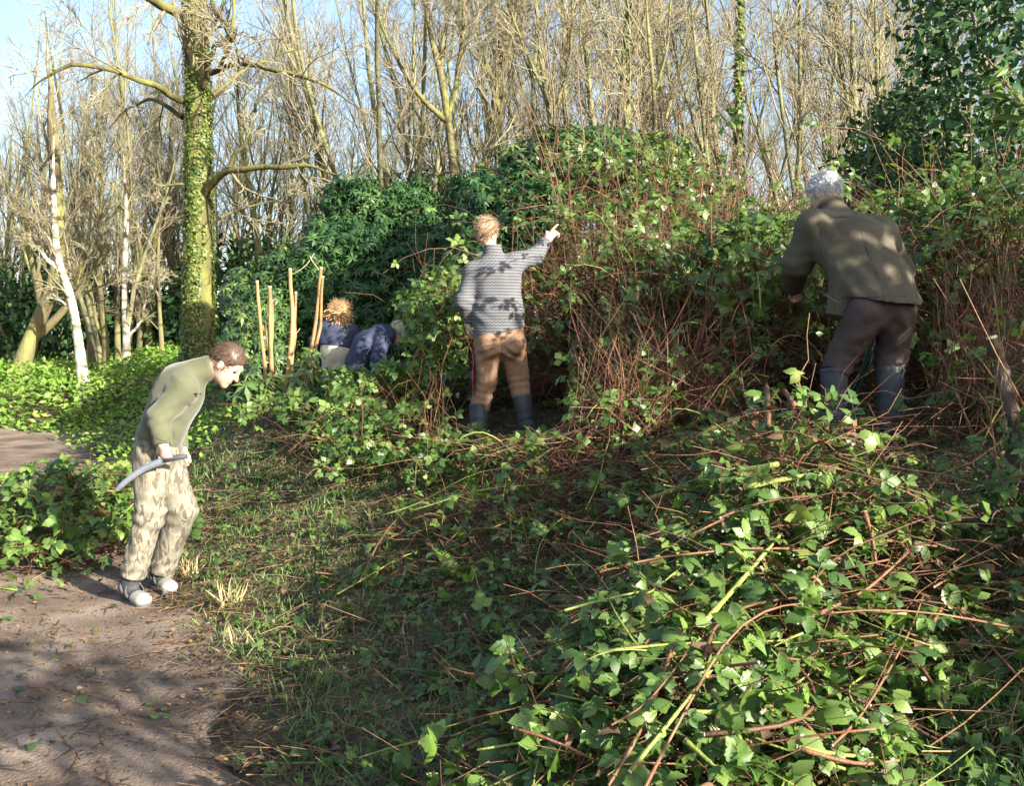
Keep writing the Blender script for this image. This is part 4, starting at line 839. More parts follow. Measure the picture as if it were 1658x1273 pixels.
heap('bramble_heap', 'low brown tangle of stems on the bank below the pointing person', mid_h, mid_sampler, 70, 1100, 90, 503, (.055, .11), twigs=1500, rad=(.002, .004), explicit=[
    ([(905, 585, -.3), (925, 605, -.2), (955, 650, -.1), (985, 690)], 5, True), ([(860, 625, -.2), (915, 665, -.1), (950, 695)], 4, False), ([(835, 710), (852, 660, -.2), (880, 632, -.25), (960, 628, -.2)], 5, False)])
# ------------------------------------------------------------------ people
class SDF:
    """a distance field on a grid; surface() turns it into one continuous mesh"""
    def __init__(s, lo, hi, res):
        s.o = np.asarray(lo, float); s.h = res; s.n = np.ceil((np.asarray(hi) - s.o) / res).astype(int) + 1
        s.f = np.full(s.n, .3, np.float32)
    def _sub(s, lo, hi):
        a = np.clip(np.floor((lo - s.o) / s.h).astype(int), 0, s.n - 1); b = np.clip(np.ceil((hi - s.o) / s.h).astype(int) + 1, 1, s.n)
        ax = [s.o[i] + s.h * np.arange(a[i], b[i]) for i in range(3)]
        G = np.stack(np.meshgrid(*ax, indexing='ij'), -1)
        return tuple(slice(a[i], b[i]) for i in range(3)), G
    def _mix(s, sl, d, k, op):
        f = s.f[sl]
        if op == 'sub': s.f[sl] = np.maximum(f, -d); return
        if k <= 0: s.f[sl] = np.minimum(f, d); return
        h = np.clip(.5 + .5 * (f - d) / k, 0, 1); s.f[sl] = f * (1 - h) + d * h - k * h * (1 - h)
    def cone(s, a, b, ra, rb, k=.02, flat=False, wax=None, fl=1.0, op='add', flat0=False):
        """tapered limb a->b; wax = width axis along which the radius is multiplied by 1, the other axis by fl"""
        a = np.asarray(a, float); b = np.asarray(b, float); m = max(ra, rb) + k + .03
        sl, G = s._sub(np.minimum(a, b) - m, np.maximum(a, b) + m)
        ba = b - a; L_ = np.linalg.norm(ba); u = ba / L_; q = G - a; tt = q @ u; t = np.clip(tt / L_, 0, 1); r = ra + (rb - ra) * t
        e = q - (t * L_)[..., None] * u
        if wax is None: d = np.linalg.norm(e, axis=-1) - r
        else:
            w = np.asarray(wax, float); w = w - (w @ u) * u; w /= np.linalg.norm(w); v = np.cross(u, w)
            ew, ev, eu = e @ w, e @ v, e @ u; d = (np.sqrt((ew / r) ** 2 + (ev / (r * fl)) ** 2 + (eu / (r * fl)) ** 2) - 1) * r * min(1, fl)
        if flat: d = np.maximum(d, tt - L_)
        if flat0: d = np.maximum(d, -tt)
        s._mix(sl, d, k, op); return s
    def ball(s, c, ax, rad, k=.02, op='add'):
        """ellipsoid with axes ax (3x3 rows) and radii rad"""
        c = np.asarray(c, float); m = max(rad) + k + .02; sl, G = s._sub(c - m, c + m); q = (G - c) @ np.asarray(ax, float).T / np.asarray(rad)
        s._mix(sl, (np.linalg.norm(q, axis=-1) - 1) * min(rad), k, op); return s
    def pts(s):
        ax = [s.o[i] + s.h * np.arange(s.n[i]) for i in range(3)]; return np.stack(np.meshgrid(*ax, indexing='ij'), -1)
    def surface(s, mb=None, rnd=.5, sm=0):
        f = s.f; neg = f < 0; n = np.array(f.shape); c = np.zeros(n - 1, np.int8)
        for i in (0, 1):
            for j in (0, 1):
                for k in (0, 1): c += neg[i:n[0] - 1 + i, j:n[1] - 1 + j, k:n[2] - 1 + k]
        act = (c > 0) & (c < 8); idx = np.argwhere(act); vid = np.full(n - 1, -1, np.int64); vid[act] = np.arange(len(idx))
        acc = np.zeros((len(idx), 3)); cnt = np.zeros(len(idx)); co = [np.array([i, j, k]) for i in (0, 1) for j in (0, 1) for k in (0, 1)]
        for p in range(8):
            for q in range(p + 1, 8):
                if np.abs(co[p] - co[q]).sum() != 1: continue
                A_ = idx + co[p]; B_ = idx + co[q]; fa = f[A_[:, 0], A_[:, 1], A_[:, 2]]; fb = f[B_[:, 0], B_[:, 1], B_[:, 2]]; m = (fa < 0) != (fb < 0)
                t = fa[m] / (fa[m] - fb[m]); acc[m] += A_[m] + (B_[m] - A_[m]) * t[:, None]; cnt[m] += 1
        V = s.o + acc / np.maximum(cnt, 1)[:, None] * s.h; Q = []
        for ax in range(3):
            o1, o2 = [a for a in range(3) if a != ax]
            sl0 = [slice(None)] * 3; sl1 = [slice(None)] * 3; sl0[ax] = slice(0, -1); sl1[ax] = slice(1, None)
            e = np.argwhere(neg[tuple(sl0)] != neg[tuple(sl1)])
            e = e[(e[:, o1] > 0) & (e[:, o2] > 0) & (e[:, o1] < n[o1] - 1) & (e[:, o2] < n[o2] - 1)]
            def cell(d1, d2):
                r = e.copy(); r[:, o1] -= d1; r[:, o2] -= d2; return vid[r[:, 0], r[:, 1], r[:, 2]]
            q = np.stack([cell(1, 1), cell(0, 1), cell(0, 0), cell(1, 0)], 1)
            fl = neg[e[:, 0], e[:, 1], e[:, 2]] ^ (ax == 1); q[~fl] = q[~fl][:, ::-1]; Q.append(q)
        Q = np.concatenate(Q); Q = Q[(Q >= 0).all(1)]
        for _ in range(sm):
            S_ = np.zeros_like(V); C_ = np.zeros(len(V))
            for a_, b2 in ((0, 1), (1, 2), (2, 3), (3, 0)):
                np.add.at(S_, Q[:, a_], V[Q[:, b2]]); np.add.at(C_, Q[:, a_], 1)
            V = V * .5 + .5 * S_ / np.maximum(C_, 1)[:, None]
        mb = mb or MB(); mb.add(V, quads=Q, rnd=rnd); return mb
def frame(f, u):
    f = nrm(np.asarray(f, float)); u = np.asarray(u, float); u = nrm(u - (u @ f) * f); r = np.cross(f, u); return f, u, r
def add_head(S, c, f, u, k=1.0):
    f, u, r = frame(f, u); ax = np.stack([f, r, u])
    S.ball(c + u * .02 - f * .008, ax, (.098 * k, .076 * k, .098 * k), .02)
    S.ball(c + f * .030 - u * .035, ax, (.062 * k, .060 * k, .085 * k), .03)
    S.cone(c + f * .055 - u * .075, c + f * .075 - u * .102, .036 * k, .022 * k, .025)
    S.cone(c + f * .088 + u * .005, c + f * .112 - u * .030, .010, .014, .014)
    S.cone(c + f * .085 - u * .062 + r * .018, c + f * .085 - u * .062 - r * .018, .010, .010, .012)
    S.cone(c + f * .080 + u * .028 + r * .03, c + f * .080 + u * .028 - r * .03, .014, .014, .015)
    for sgn in (-1, 1):
        S.ball(c + f * .094 + u * .006 + r * sgn * .032, ax, (.014, .017, .010), .0, 'sub')
        S.ball(c - f * .004 - u * .012 + r * sgn * .077, np.stack([nrm(f * .95 + u * .1), nrm(r * sgn + f * -.25), u]), (.020, .009, .032), .008)
def add_hand(S, w, d, pn, curl=.5, side=1, point=False, k=1.0):
    """hand at wrist w, along d, palm facing pn; four bent fingers of unequal length and a thumb off the side of the palm"""
    d = nrm(np.asarray(d, float)); pn = np.asarray(pn, float); pn = nrm(pn - (pn @ d) * d); sd = np.cross(d, pn) * side
    S.cone(w - d * .03, w + d * .02, .028 * k, .030 * k, .015)
    S.cone(w + d * .015, w + d * .085 * k, .030 * k, .041 * k, .015, wax=sd, fl=.42)
    for i, (o_, ln) in enumerate(((.030, .070), (.010, .080), (-.011, .074), (-.030, .058))):
        p = w + d * (.088 - abs(o_) * .12) * k + sd * o_ * k; cu = 0.08 if (point and i == 0) else curl; a = cu; dd = d * math.cos(a) + pn * math.sin(a); spread = sd * o_ * 1.2
        for j, fr in enumerate((.46, .32, .26)):
            q = p + nrm(dd + spread) * ln * fr * k * (1.1 if point and i == 0 else 1); S.cone(p, q, (.0100 - .001 * j) * k, (.0092 - .001 * j) * k, .004); p = q; a += cu * 1.15; dd = d * math.cos(a) + pn * math.sin(a)
    p = w + d * .03 * k + sd * .032 * k; q = p + (d * .6 + sd * .7 + pn * .35) * .042 * k; S.cone(p, q, .015 * k, .012 * k, .012); S.cone(q, q + (d * .9 + sd * .1 + pn * (.3 + .5 * curl)) * .036 * k, .0115 * k, .009 * k, .006)
def folds(S, spec):
    """cloth folds: list of (centre, direction, spacing, amplitude, reach)"""
    near = np.abs(S.f) < .035; ii = np.argwhere(near); G = S.o + ii * S.h; wv = (wave(G, 3.2, 3) * 3.4 + wave(G, 8, 5) * 1.1); acc = .0045 * wave(G, 8, 9) + .004 * wave(G, 4, 2)
    acc = acc - .013 * (np.abs(wave(G * np.array([1, 1, .75]), 3.1, 7)) - .3) - .007 * (np.abs(wave(G, 6.5, 8)) - .3)
    for c, d, sp, am, re in spec:
        q = G - np.asarray(c); w = np.exp(-(q ** 2).sum(-1) / re ** 2); acc = acc + .62 * am * w * np.sin((q @ nrm(np.asarray(d, float))) / (sp * 1.25) * 6.283 + wv)
    S.f[near] -= acc.astype(np.float32)
def seam(o, org, S, D, pts, m, name='seam', r=.0026, n=24):
    """a stitched line lying on the surface of S along the given points"""
    pts = np.asarray(pts, float); t = np.linspace(0, len(pts) - 1, n); L_ = []
    for tt in t:
        px, py = np.interp(tt, range(len(pts)), pts[:, 0]), np.interp(tt, range(len(pts)), pts[:, 1])
        ds = np.arange(D - .7, D + .9, .003); P_ = np.stack([at(px, py, d) for d in ds]); i = np.round((P_ - S.o) / S.h).astype(int)
        ok = ((i >= 0) & (i < S.n)).all(1); i = np.clip(i, 0, S.n - 1); v = np.where(ok, S.f[i[:, 0], i[:, 1], i[:, 2]], 1)
        if (v < 0).any(): L_.append(P_[int(np.argmax(v < 0))] - FW * .001)
    if len(L_) > 3:
        L_ = np.array(L_)
        for _ in range(2): L_[1:-1] = (L_[:-2] + 2 * L_[1:-1] + L_[2:]) / 4
        mb = MB(); tubes(mb, L_[None], np.full((1, len(L_)), r), 5); mb.obj(name, m, o, origin=org)
def hair(o, c, f, u, m, seed, org, n=1500, L_=.05, curl=.5, cover=None, k=1.0, long=0.0):
    """hair cap plus strands, one part"""
    f, u, r = frame(f, u); g = rs(seed); S = SDF(c - .17, c + .17, .007); ax = np.stack([f, r, u])
    S.ball(c + u * .028 - f * .014, ax, (.103 * k, .084 * k, .100 * k), 0)
    G = S.pts(); q = (G - c) @ ax.T
    S.f += (.0035 * wave(G, 16, seed)).astype(np.float32) + (.0015 * wave(G, 50, seed + 1)).astype(np.float32)
    cut = np.maximum(q[..., 0] * .9 + q[..., 2] * -.75 - .035, -.09 - q[..., 2] - np.maximum(0, -q[..., 0]) * .25 - long)   # face opening and nape
    S.f = np.maximum(S.f, cut.astype(np.float32)); mb = S.surface(rnd=.5)
    V = mb.v[0]; n = int(n * .75); i = g.integers(0, len(V), n); p = V[i]; nv = nrm(p - (c + u * .02)); lay = nrm(np.cross(nv, r) * -1 + g.normal(size=p.shape) * (.35 + curl) - u * .4)
    P_ = walk(g, p - nv * .004, lay * .8 + nv * (.10 + .5 * curl), np.full(n, L_) * g.uniform(.5, 1.2, n), 4, .12 + .35 * curl, 0, .25)
    tubes(mb, P_, np.full((n, 4), .0022) * np.linspace(1, .35, 4)[None] * g.uniform(.7, 1.5, n)[:, None], 3, rnd=g.uniform(0, 1, n))
    if long:
        n2 = 500; a = g.uniform(math.pi * .55, math.pi * 1.45, n2); p = c + f * (np.cos(a) * .09)[:, None] + r * (np.sin(a) * .085)[:, None] + u * g.uniform(-.08, .06, n2)[:, None]
        P_ = walk(g, p, -u + nrm(p - c) * .3 + g.normal(size=(n2, 3)) * .3, g.uniform(.6, 1.2, n2) * (long + .06), 8, .35, 0, .2); tubes(mb, P_, np.full((n2, 8), .006) * g.uniform(.5, 1.2, n2)[:, None], 3, rnd=g.uniform(0, 1, n2))
    return mb.obj('hair', m, o, origin=org)
M_SKIN = mat('skin', [(.46, .28, .21), (.58, .39, .30)], 9, .5, bump=.05, bscale=150)
def hm(nm, *c): return mat(nm, c, 20, .5, src='attr', mix=.3, spec=.4)
M_HAIR_BR = hm('brown_hair', (.03, .018, .012), (.07, .042, .027), (.13, .08, .052)); M_HAIR_BL = hm('fair_hair', (.14, .09, .055), (.25, .17, .105), (.38, .28, .19)); M_HAIR_GR = hm('grey_hair', (.30, .31, .33), (.55, .56, .58), (.74, .74, .74)); M_HAIR_CU = hm('curly_hair', (.22, .12, .06), (.42, .26, .13), (.60, .42, .24))
M_FLEECE = mat('olive_fleece', [(.068, .072, .042), (.086, .09, .055), (.105, .108, .068)], 5, .95, bump=.4, bscale=11, sheen=.2, spec=.1)
M_TAN = mat('tan_cord', [(.19, .112, .07), (.24, .147, .094), (.29, .18, .118)], 6, .9, bump=.5, bscale=14, spec=.15)
M_BOOT = mat('rubber_boot', [(.030, .036, .042), (.045, .052, .058), (.075, .078, .075)], 7, .55, bump=.08, bscale=30, spec=.4)
M_WAX = mat('waxed_jacket', [(.060, .052, .033), (.085, .074, .049), (.11, .096, .065)], 4, .75, bump=.6, bscale=10, spec=.25)
M_WAXS = mat('jacket_seam', [(.045, .037, .022), (.065, .053, .032)], 12, .8); M_TANS = mat('trouser_seam', [(.15, .08, .045), (.19, .105, .06)], 12, .9); M_FLS = mat('fleece_seam', [(.05, .05, .034), (.065, .066, .045)], 12, .9); M_BRTR = mat('brown_trousers', [(.065, .047, .042), (.082, .060, .054), (.10, .075, .068)], 6, .9, bump=.5, bscale=13, spec=.1)
M_NAVY = mat('navy_jacket', [(.026, .032, .062), (.042, .052, .095), (.06, .07, .12)], 6, .7, bump=.2, bscale=60, spec=.25)
M_CREAM = mat('cream_trousers', [(.48, .44, .34), (.58, .53, .43)], 8, .9, bump=.2, bscale=100, spec=.1)
M_STRIPE = mat('magenta_stripe', [(.13, .012, .06), (.17, .02, .08)], 8, .8)
M_SHOEW = mat('white_shoe', [(.22, .205, .185), (.33, .31, .285)], 20, .6, bump=.1); M_SHOED = mat('dark_strap', [(.03, .034, .042), (.055, .06, .072)], 14, .75); M_SOLE = mat('shoe_sole', [(.06, .06, .06), (.10, .095, .09)], 20, .8)
M_GROOVE = mat('saw_groove', [(.16, .18, .21), (.22, .25, .29)], 12, .5, metal=.4); M_STEEL = mat('saw_steel', [(.36, .40, .46), (.50, .54, .60)], 12, .35, metal=.75); M_LOPG = mat('green_handle', [(.006, .022, .015), (.01, .034, .022)], 10, .45, spec=.5); M_EYE = mat('eye_dark', [(.02, .015, .012), (.03, .02, .015)], 10, .2, spec=.6)
# camouflage cloth: tan and cream ground, grey-brown bark-like streaks
M_CAMO = mat('camouflage_cloth', [(.17, .16, .125), (.23, .215, .17), (.16, .15, .115), (.27, .255, .205)], 9, .9, bump=.5, bscale=13, spec=.1, stretch=(1, 1, .6))
nt = M_CAMO.node_tree; N = nt.nodes; L = nt.links
tc = [n for n in N if n.type == 'TEX_COORD'][0]; crn = [n for n in N if n.type == 'VALTORGB'][0]
wv_ = N.new('ShaderNodeTexNoise'); wv_.inputs['Scale'].default_value = 20; wv_.inputs['Distortion'].default_value = 1.8; wv_.inputs['Detail'].default_value = 3
mp_ = N.new('ShaderNodeMapping'); mp_.inputs['Scale'].default_value = (1, 1, .38); mp_.inputs['Rotation'].default_value = (0, .35, 0); L.new(tc.outputs['Object'], mp_.inputs['Vector']); L.new(mp_.outputs[0], wv_.inputs['Vector'])
r2 = N.new('ShaderNodeValToRGB'); e = r2.color_ramp.elements; e[0].position = .42; e[0].color = (1, 1, 1, 1); e[1].position = .47; e[1].color = (0, 0, 0, 1); L.new(wv_.outputs['Fac'], r2.inputs[0])
n2 = N.new('ShaderNodeTexNoise'); n2.inputs['Scale'].default_value = 13; L.new(tc.outputs['Object'], n2.inputs['Vector'])
r3 = N.new('ShaderNodeValToRGB'); e = r3.color_ramp.elements; e[0].position = .56; e[0].color = (0, 0, 0, 1); e[1].position = .62; e[1].color = (.45, .45, .45, 1); L.new(n2.outputs['Fac'], r3.inputs[0])
ma = N.new('ShaderNodeMath'); ma.operation = 'MAXIMUM'; L.new(r2.outputs[0], ma.inputs[0]); L.new(r3.outputs[0], ma.inputs[1])
mx = N.new('ShaderNodeMix'); mx.data_type = 'RGBA'; L.new(ma.outputs[0], mx.inputs[0]); L.new(crn.outputs[0], mx.inputs[6]); mx.inputs[7].default_value = (.10, .085, .065, 1); L.new(mx.outputs[2], N['Principled BSDF'].inputs['Base Color'])
# knitted jumper: rows of small pale scallops on slate grey
M_KNIT = mat('grey_knit', [(.07, .074, .088), (.095, .10, .115)], 8, .95, bump=.2, bscale=90, spec=.1)
nt = M_KNIT.node_tree; N = nt.nodes; L = nt.links; tc = [n for n in N if n.type == 'TEX_COORD'][0]; crn = [n for n in N if n.type == 'VALTORGB'][0]
sp = N.new('ShaderNodeSeparateXYZ'); L.new(tc.outputs['Object'], sp.inputs[0])
def mth(op, a, b=None):
    n = N.new('ShaderNodeMath'); n.operation = op
    for i, v in enumerate((a, b)):
        if v is None: continue
        if isinstance(v, (int, float)): n.inputs[i].default_value = v
        else: L.new(v, n.inputs[i])
    return n.outputs[0]
xx_ = mth('ADD', sp.outputs[0], mth('MULTIPLY', sp.outputs[1], .7)); ww = mth('ABSOLUTE', mth('SINE', mth('MULTIPLY', xx_, 3.1416 / .030))); rowv = mth('ADD', mth('MULTIPLY', sp.outputs[2], 1 / .024), mth('MULTIPLY', ww, .28))
fr = mth('FRACT', rowv); band = mth('LESS_THAN', fr, .36)
mx = N.new('ShaderNodeMix'); mx.data_type = 'RGBA'; L.new(band, mx.inputs[0]); L.new(crn.outputs[0], mx.inputs[6]); mx.inputs[7].default_value = (.165, .163, .16, 1); L.new(mx.outputs[2], N['Principled BSDF'].inputs['Base Color'])
def boot(o, org, top, ank, toe, r=.078, name='wellington_boot', m=M_BOOT):
    top, ank, toe = map(np.asarray, (top, ank, toe)); S = SDF(np.minimum(np.minimum(top, ank), toe) - .14, np.maximum(np.maximum(top, ank), toe) + .14, .008)
    S.cone(ank, top, r * .86, r, .02, flat=True); fd = nrm((toe - ank) * np.array([1, 1, 0])); fl = ank * 1.0; fl[2] = toe[2]
    S.cone(fl - fd * .05 + np.array([0, 0, .01]), fl + fd * .17, .048, .046, .05); S.cone(ank, fl, r * .8, .055, .03)
    G = S.pts(); S.f = np.maximum(S.f, (toe[2] - .045 - G[..., 2]).astype(np.float32))
    u_ = nrm(top - ank); hgt = (G - ank) @ u_; S.f += (.0035 * np.sin(hgt * 95 + wave(G, 7, 3)) * np.exp(-((hgt - .05) / .09) ** 2)).astype(np.float32); S.f -= (.006 * np.exp(-((hgt - np.linalg.norm(top - ank) + .015) / .009) ** 2)).astype(np.float32)
    return S.surface().obj(name, m, o, origin=org)
def bounds(J, pad=.25):
    a = np.array(list(J.values())); return a.min(0) - pad, a.max(0) + pad
def joints(D, tab): return {k: at(v[0], v[1], D + v[2]) for k, v in tab.items()}

# --- leaning man in olive fleece and camouflage trousers, seen from his right side
def person_leaning():
    D = 5.92
    J = joints(D, dict(pel=(256, 722, 0), waist=(260, 700, 0), chest=(288, 640, 0), neckb=(320, 602, 0), head=(367, 590, 0), rs=(298, 630, -.17), re=(257, 674, -.24), rw=(263, 716, -.27), ls=(302, 628, .18), le=(285, 690, .24), lw=(292, 722, .20),
                       rh=(247, 735, -.09), rk=(244, 832, -.12), ra=(212, 938, -.12), lh=(266, 735, .09), lk=(294, 828, .06), la=(260, 928, .16)))
    org = at(235, 965, D); org[2] = float(gz(org[0], org[1]))
    o = thing('person', org, 'stooping person in olive fleece and camouflage trousers holding a curved saw', 'person')
    lo, hi = bounds(J); lo[2] = min(lo[2], org[2]) - .0
    Y = V3(0, 1, 0); f, u, r = frame(V3(.74, -.18, -.66), V3(.68, 0, .72))
    S = SDF(lo, hi, .0085)
    S.cone(J['pel'], J['waist'], .13, .125, .03, wax=Y, fl=.75); S.cone(J['waist'], J['chest'], .13, .15, .05, wax=Y, fl=.7); S.cone(J['chest'], J['neckb'], .14, .06, .05, wax=Y, fl=.75)
    S.cone(J['neckb'], J['head'] - f * .02 - u * .02, .058, .055, .02)
    for a, b, c_ in (('rs', 're', 'rw'), ('ls', 'le', 'lw')): S.cone(J[a], J[b], .05, .042, .02); S.cone(J[b], J[c_], .042, .029, .02)
    for a, b, c_ in (('rh', 'rk', 'ra'), ('lh', 'lk', 'la')): S.cone(J[a], J[b], .082, .058, .03); S.cone(J[b], J[c_], .056, .038, .02)
    add_head(S, J['head'], f, u)
    hd_r = nrm(V3(.22, -.05, -1)); add_hand(S, J['rw'], hd_r, V3(.35, .9, 0), .95, side=-1); add_hand(S, J['lw'], nrm(V3(.3, 0, -1)), V3(.2, -1, 0), .5, side=1)
    S.surface(sm=1).obj('body', M_SKIN, o, origin=org)
    for sg in (-1, 1):
        e = MB(); S2 = SDF(J['head'] - .13, J['head'] + .13, .004); S2.ball(J['head'] + f * .081 + u * .006 + r * sg * .032, np.eye(3), (.012, .012, .012)); S2.surface(e); e.obj('eye', M_EYE, o, origin=org)
    hair(o, J['head'] + u * .006, f, u, M_HAIR_BR, 31, org, 1900, .036, .05)
    # fleece
    S = SDF(lo, hi, .009)
    S.cone(J['pel'] + V3(.0, 0, .035), J['chest'], .185, .185, .04, wax=Y, fl=.72, flat0=True); S.cone(J['chest'], J['neckb'], .185, .085, .07, wax=Y, fl=.66); S.ball(at(294, 609, D), np.eye(3), (.105, .16, .085), .07); S.ball(J['rs'], np.eye(3), (.075, .075, .075), .06); S.ball(J['ls'], np.eye(3), (.075, .075, .075), .06)
    S.cone(J['neckb'] - V3(.02, 0, .01), at(345, 594, D), .078, .070, .03, flat=True)
    for a, b, c_ in (('rs', 're', 'rw'), ('ls', 'le', 'lw')): S.cone(J[a], J[b], .070, .063, .05); S.cone(J[b], J[c_] - V3(.0, 0, .015), .064, .050, .04, flat=True)
    folds(S, [(J['re'], V3(-.3, 0, 1), .05, .010, .10), (J['waist'] + V3(.05, -.15, 0), V3(.5, 0, 1), .07, .009, .13), (J['chest'] + V3(.07, -.1, 0), V3(1, 0, .4), .08, .007, .14), (J['rs'], V3(.6, 0, .6), .07, .006, .1)])
    S.surface(sm=1).obj('fleece', M_FLEECE, o, origin=org)
    for ln in ([(252, 709), (266, 715), (277, 711)],): seam(o, org, S, D, ln, M_FLS, r=.002)
    pk = MB(); q = at(308, 637, D - .215); tubes(pk, np.array([q, q + V3(.035, .0, -.003), q + V3(.065, .01, -.004)])[None], np.array([[.003, .004, .003]]), 5, cap=True); pk.obj('pocket_slit', M_EYE, o, origin=org)
    # trousers
    S = SDF(lo, hi, .009)
    S.cone(J['pel'] + V3(0, 0, .06), J['pel'] - V3(.0, 0, .04), .155, .16, .03, wax=Y, fl=.82)
    for a, b, c_, z in (('rh', 'rk', 'ra', 0), ('lh', 'lk', 'la', 0)): S.cone(J[a], J[b], .110, .088, .03); S.cone(J[b], J[c_] + V3(0, 0, .012), .087, .078, .04, flat=True)
    folds(S, [(J['rk'] + V3(.03, 0, 0), V3(.4, 0, 1), .065, .013, .14), (J['ra'] + V3(0, 0, .06), V3(.1, 0, 1), .05, .015, .10), (J['lk'], V3(-.4, 0, 1), .07, .012, .14), (J['la'] + V3(0, 0, .06), V3(-.2, 0, 1), .05, .015, .10), (J['rh'], V3(1, 0, .6), .06, .011, .13), (J['rk'] + V3(-.03, 0, .2), V3(1, 0, .25), .06, .009, .12), (J['ra'] + V3(.03, 0, .22), V3(1, 0, .3), .06, .009, .12)])
    S.surface(sm=1).obj('trousers', M_CAMO, o, origin=org)
    for an, toe, z in ((J['ra'], at(229, 966, D - .2), 0), (J['la'], at(268, 948, D + .1), 0)):
        gl = float(gz(toe[0], toe[1])) + .015; fd = nrm((toe - an) * V3(1, 1, 0)); hb = an * V3(1, 1, 0) + V3(0, 0, gl + .045) - fd * .03
        S = SDF(hb - .22, hb + .28, .007); S.cone(hb, hb + fd * .175 - V3(0, 0, .012), .048, .047, .03, wax=np.cross(fd, V3(0, 0, 1)), fl=.78); S.cone(hb + V3(0, 0, .02), an + V3(0, 0, .03), .054, .060, .03)
        G = S.pts(); S.f = np.maximum(S.f, (gl - G[..., 2]).astype(np.float32)); sh = S.surface().obj('shoe', M_SHOED, o, origin=org); S.f = np.maximum(S.f - .004, (.105 - (G - hb) @ fd).astype(np.float32)); S.surface().obj('toe_cap', M_SHOEW, sh, origin=org)
        S = SDF(hb - .2, hb + .3, .007); S.cone(hb - V3(0, 0, .04), hb + fd * .175 - V3(0, 0, .043), .050, .048, .0); G = S.pts(); S.f = np.maximum(S.f, np.maximum(gl - .012 - G[..., 2], G[..., 2] - gl - .014).astype(np.float32)); S.surface().obj('sole', M_SOLE, sh, origin=org)
        for t_, rr in ((.015, .064), (.062, .058)):
            c_ = hb + fd * t_ + V3(0, 0, .035 - .02 * (t_ > .03)); a_ = np.linspace(0, 2 * math.pi, 25); sdv = np.cross(fd, [0, 0, 1]); up_ = nrm(V3(0, 0, 1) - fd * .6)
            mbs = MB(); ring = c_ + np.cos(a_)[:, None] * sdv * rr + np.sin(a_)[:, None] * up_ * rr; nn = np.cross(sdv, up_); Vs = np.concatenate([ring + nn * .017, ring - nn * .017, (ring - c_) * .88 + c_ + nn * .017, (ring - c_) * .88 + c_ - nn * .017]); k = 25
            mbs.add(Vs, quads=[(i, i + 1, k + i + 1, k + i) for i in range(24)] + [(i, 2 * k + i, 2 * k + i + 1, i + 1) for i in range(24)] + [(k + i, k + i + 1, 3 * k + i + 1, 3 * k + i) for i in range(24)]); mbs.obj('strap', M_SOLE, sh, origin=org)
    # curved pruning saw held in the right hand
    gp = J['rw'] + hd_r * .085 + V3(.01, .03, 0); sw = thing('pruning_saw', gp, 'curved steel pruning saw held by the stooping person', 'saw')
    d_s = D - .27; cl = np.array([at(x, y, d_s) for x, y in ((268, 745), (250, 751), (232, 759), (214, 771), (199, 783), (189, 793))]); t = np.linspace(0, 5, 40); C_ = np.stack([np.interp(t, range(6), cl[:, i]) for i in range(3)], 1)
    for _ in range(8): C_[1:-1] = (C_[:-2] + 2 * C_[1:-1] + C_[2:]) / 4
    tn = nrm(np.gradient(C_, axis=0)); up_ = nrm(np.cross(tn, V3(0, 1, 0))); up_ *= np.sign(up_[:, 2:3]); hw = np.linspace(.020, .012, 40)[:, None]; hw[-4:] *= np.array([[.95], [.85], [.7], [.45]])
    tooth = np.where(np.arange(40) % 2, .006, 0)[:, None]; th = V3(0, .0012, 0); Vs = np.concatenate([C_ + up_ * hw + th, C_ - up_ * (hw + tooth) + th, C_ + up_ * hw - th, C_ - up_ * (hw + tooth) - th]); k = 40
    bl = MB().add(Vs, quads=[(i, i + 1, k + i + 1, k + i) for i in range(39)] + [(2 * k + i, 3 * k + i, 3 * k + i + 1, 2 * k + i + 1) for i in range(39)] + [(i, 2 * k + i, 2 * k + i + 1, i + 1) for i in range(39)] + [(k + i, k + i + 1, 3 * k + i + 1, 3 * k + i) for i in range(39)]); bl.obj('blade', M_STEEL, sw, origin=gp, smooth_=False)
    for i in range(5, 36, 2):
        s_ = MB(); p = C_[i] - V3(0, .0022, 0); dv = tn[i] * .010; e_ = up_[i] * hw[i] * .62; s_.add(np.array([p - e_ - dv, p - e_ - dv * .4, p + e_ + dv, p + e_ + dv * .4]), quads=[(0, 1, 2, 3)]); s_.obj('tooth_groove', M_GROOVE, sw, origin=gp)
    hp = np.array([C_[0] + V3(-.012, 0, -.003), C_[0] + V3(.05, .01, .012), C_[0] + V3(.12, .02, .02)]); h_ = MB(); tubes(h_, hp[None], np.array([[.015, .017, .014]]), 8, cap=True); h_.obj('handle', M_SHOED, sw, origin=gp)
person_leaning()

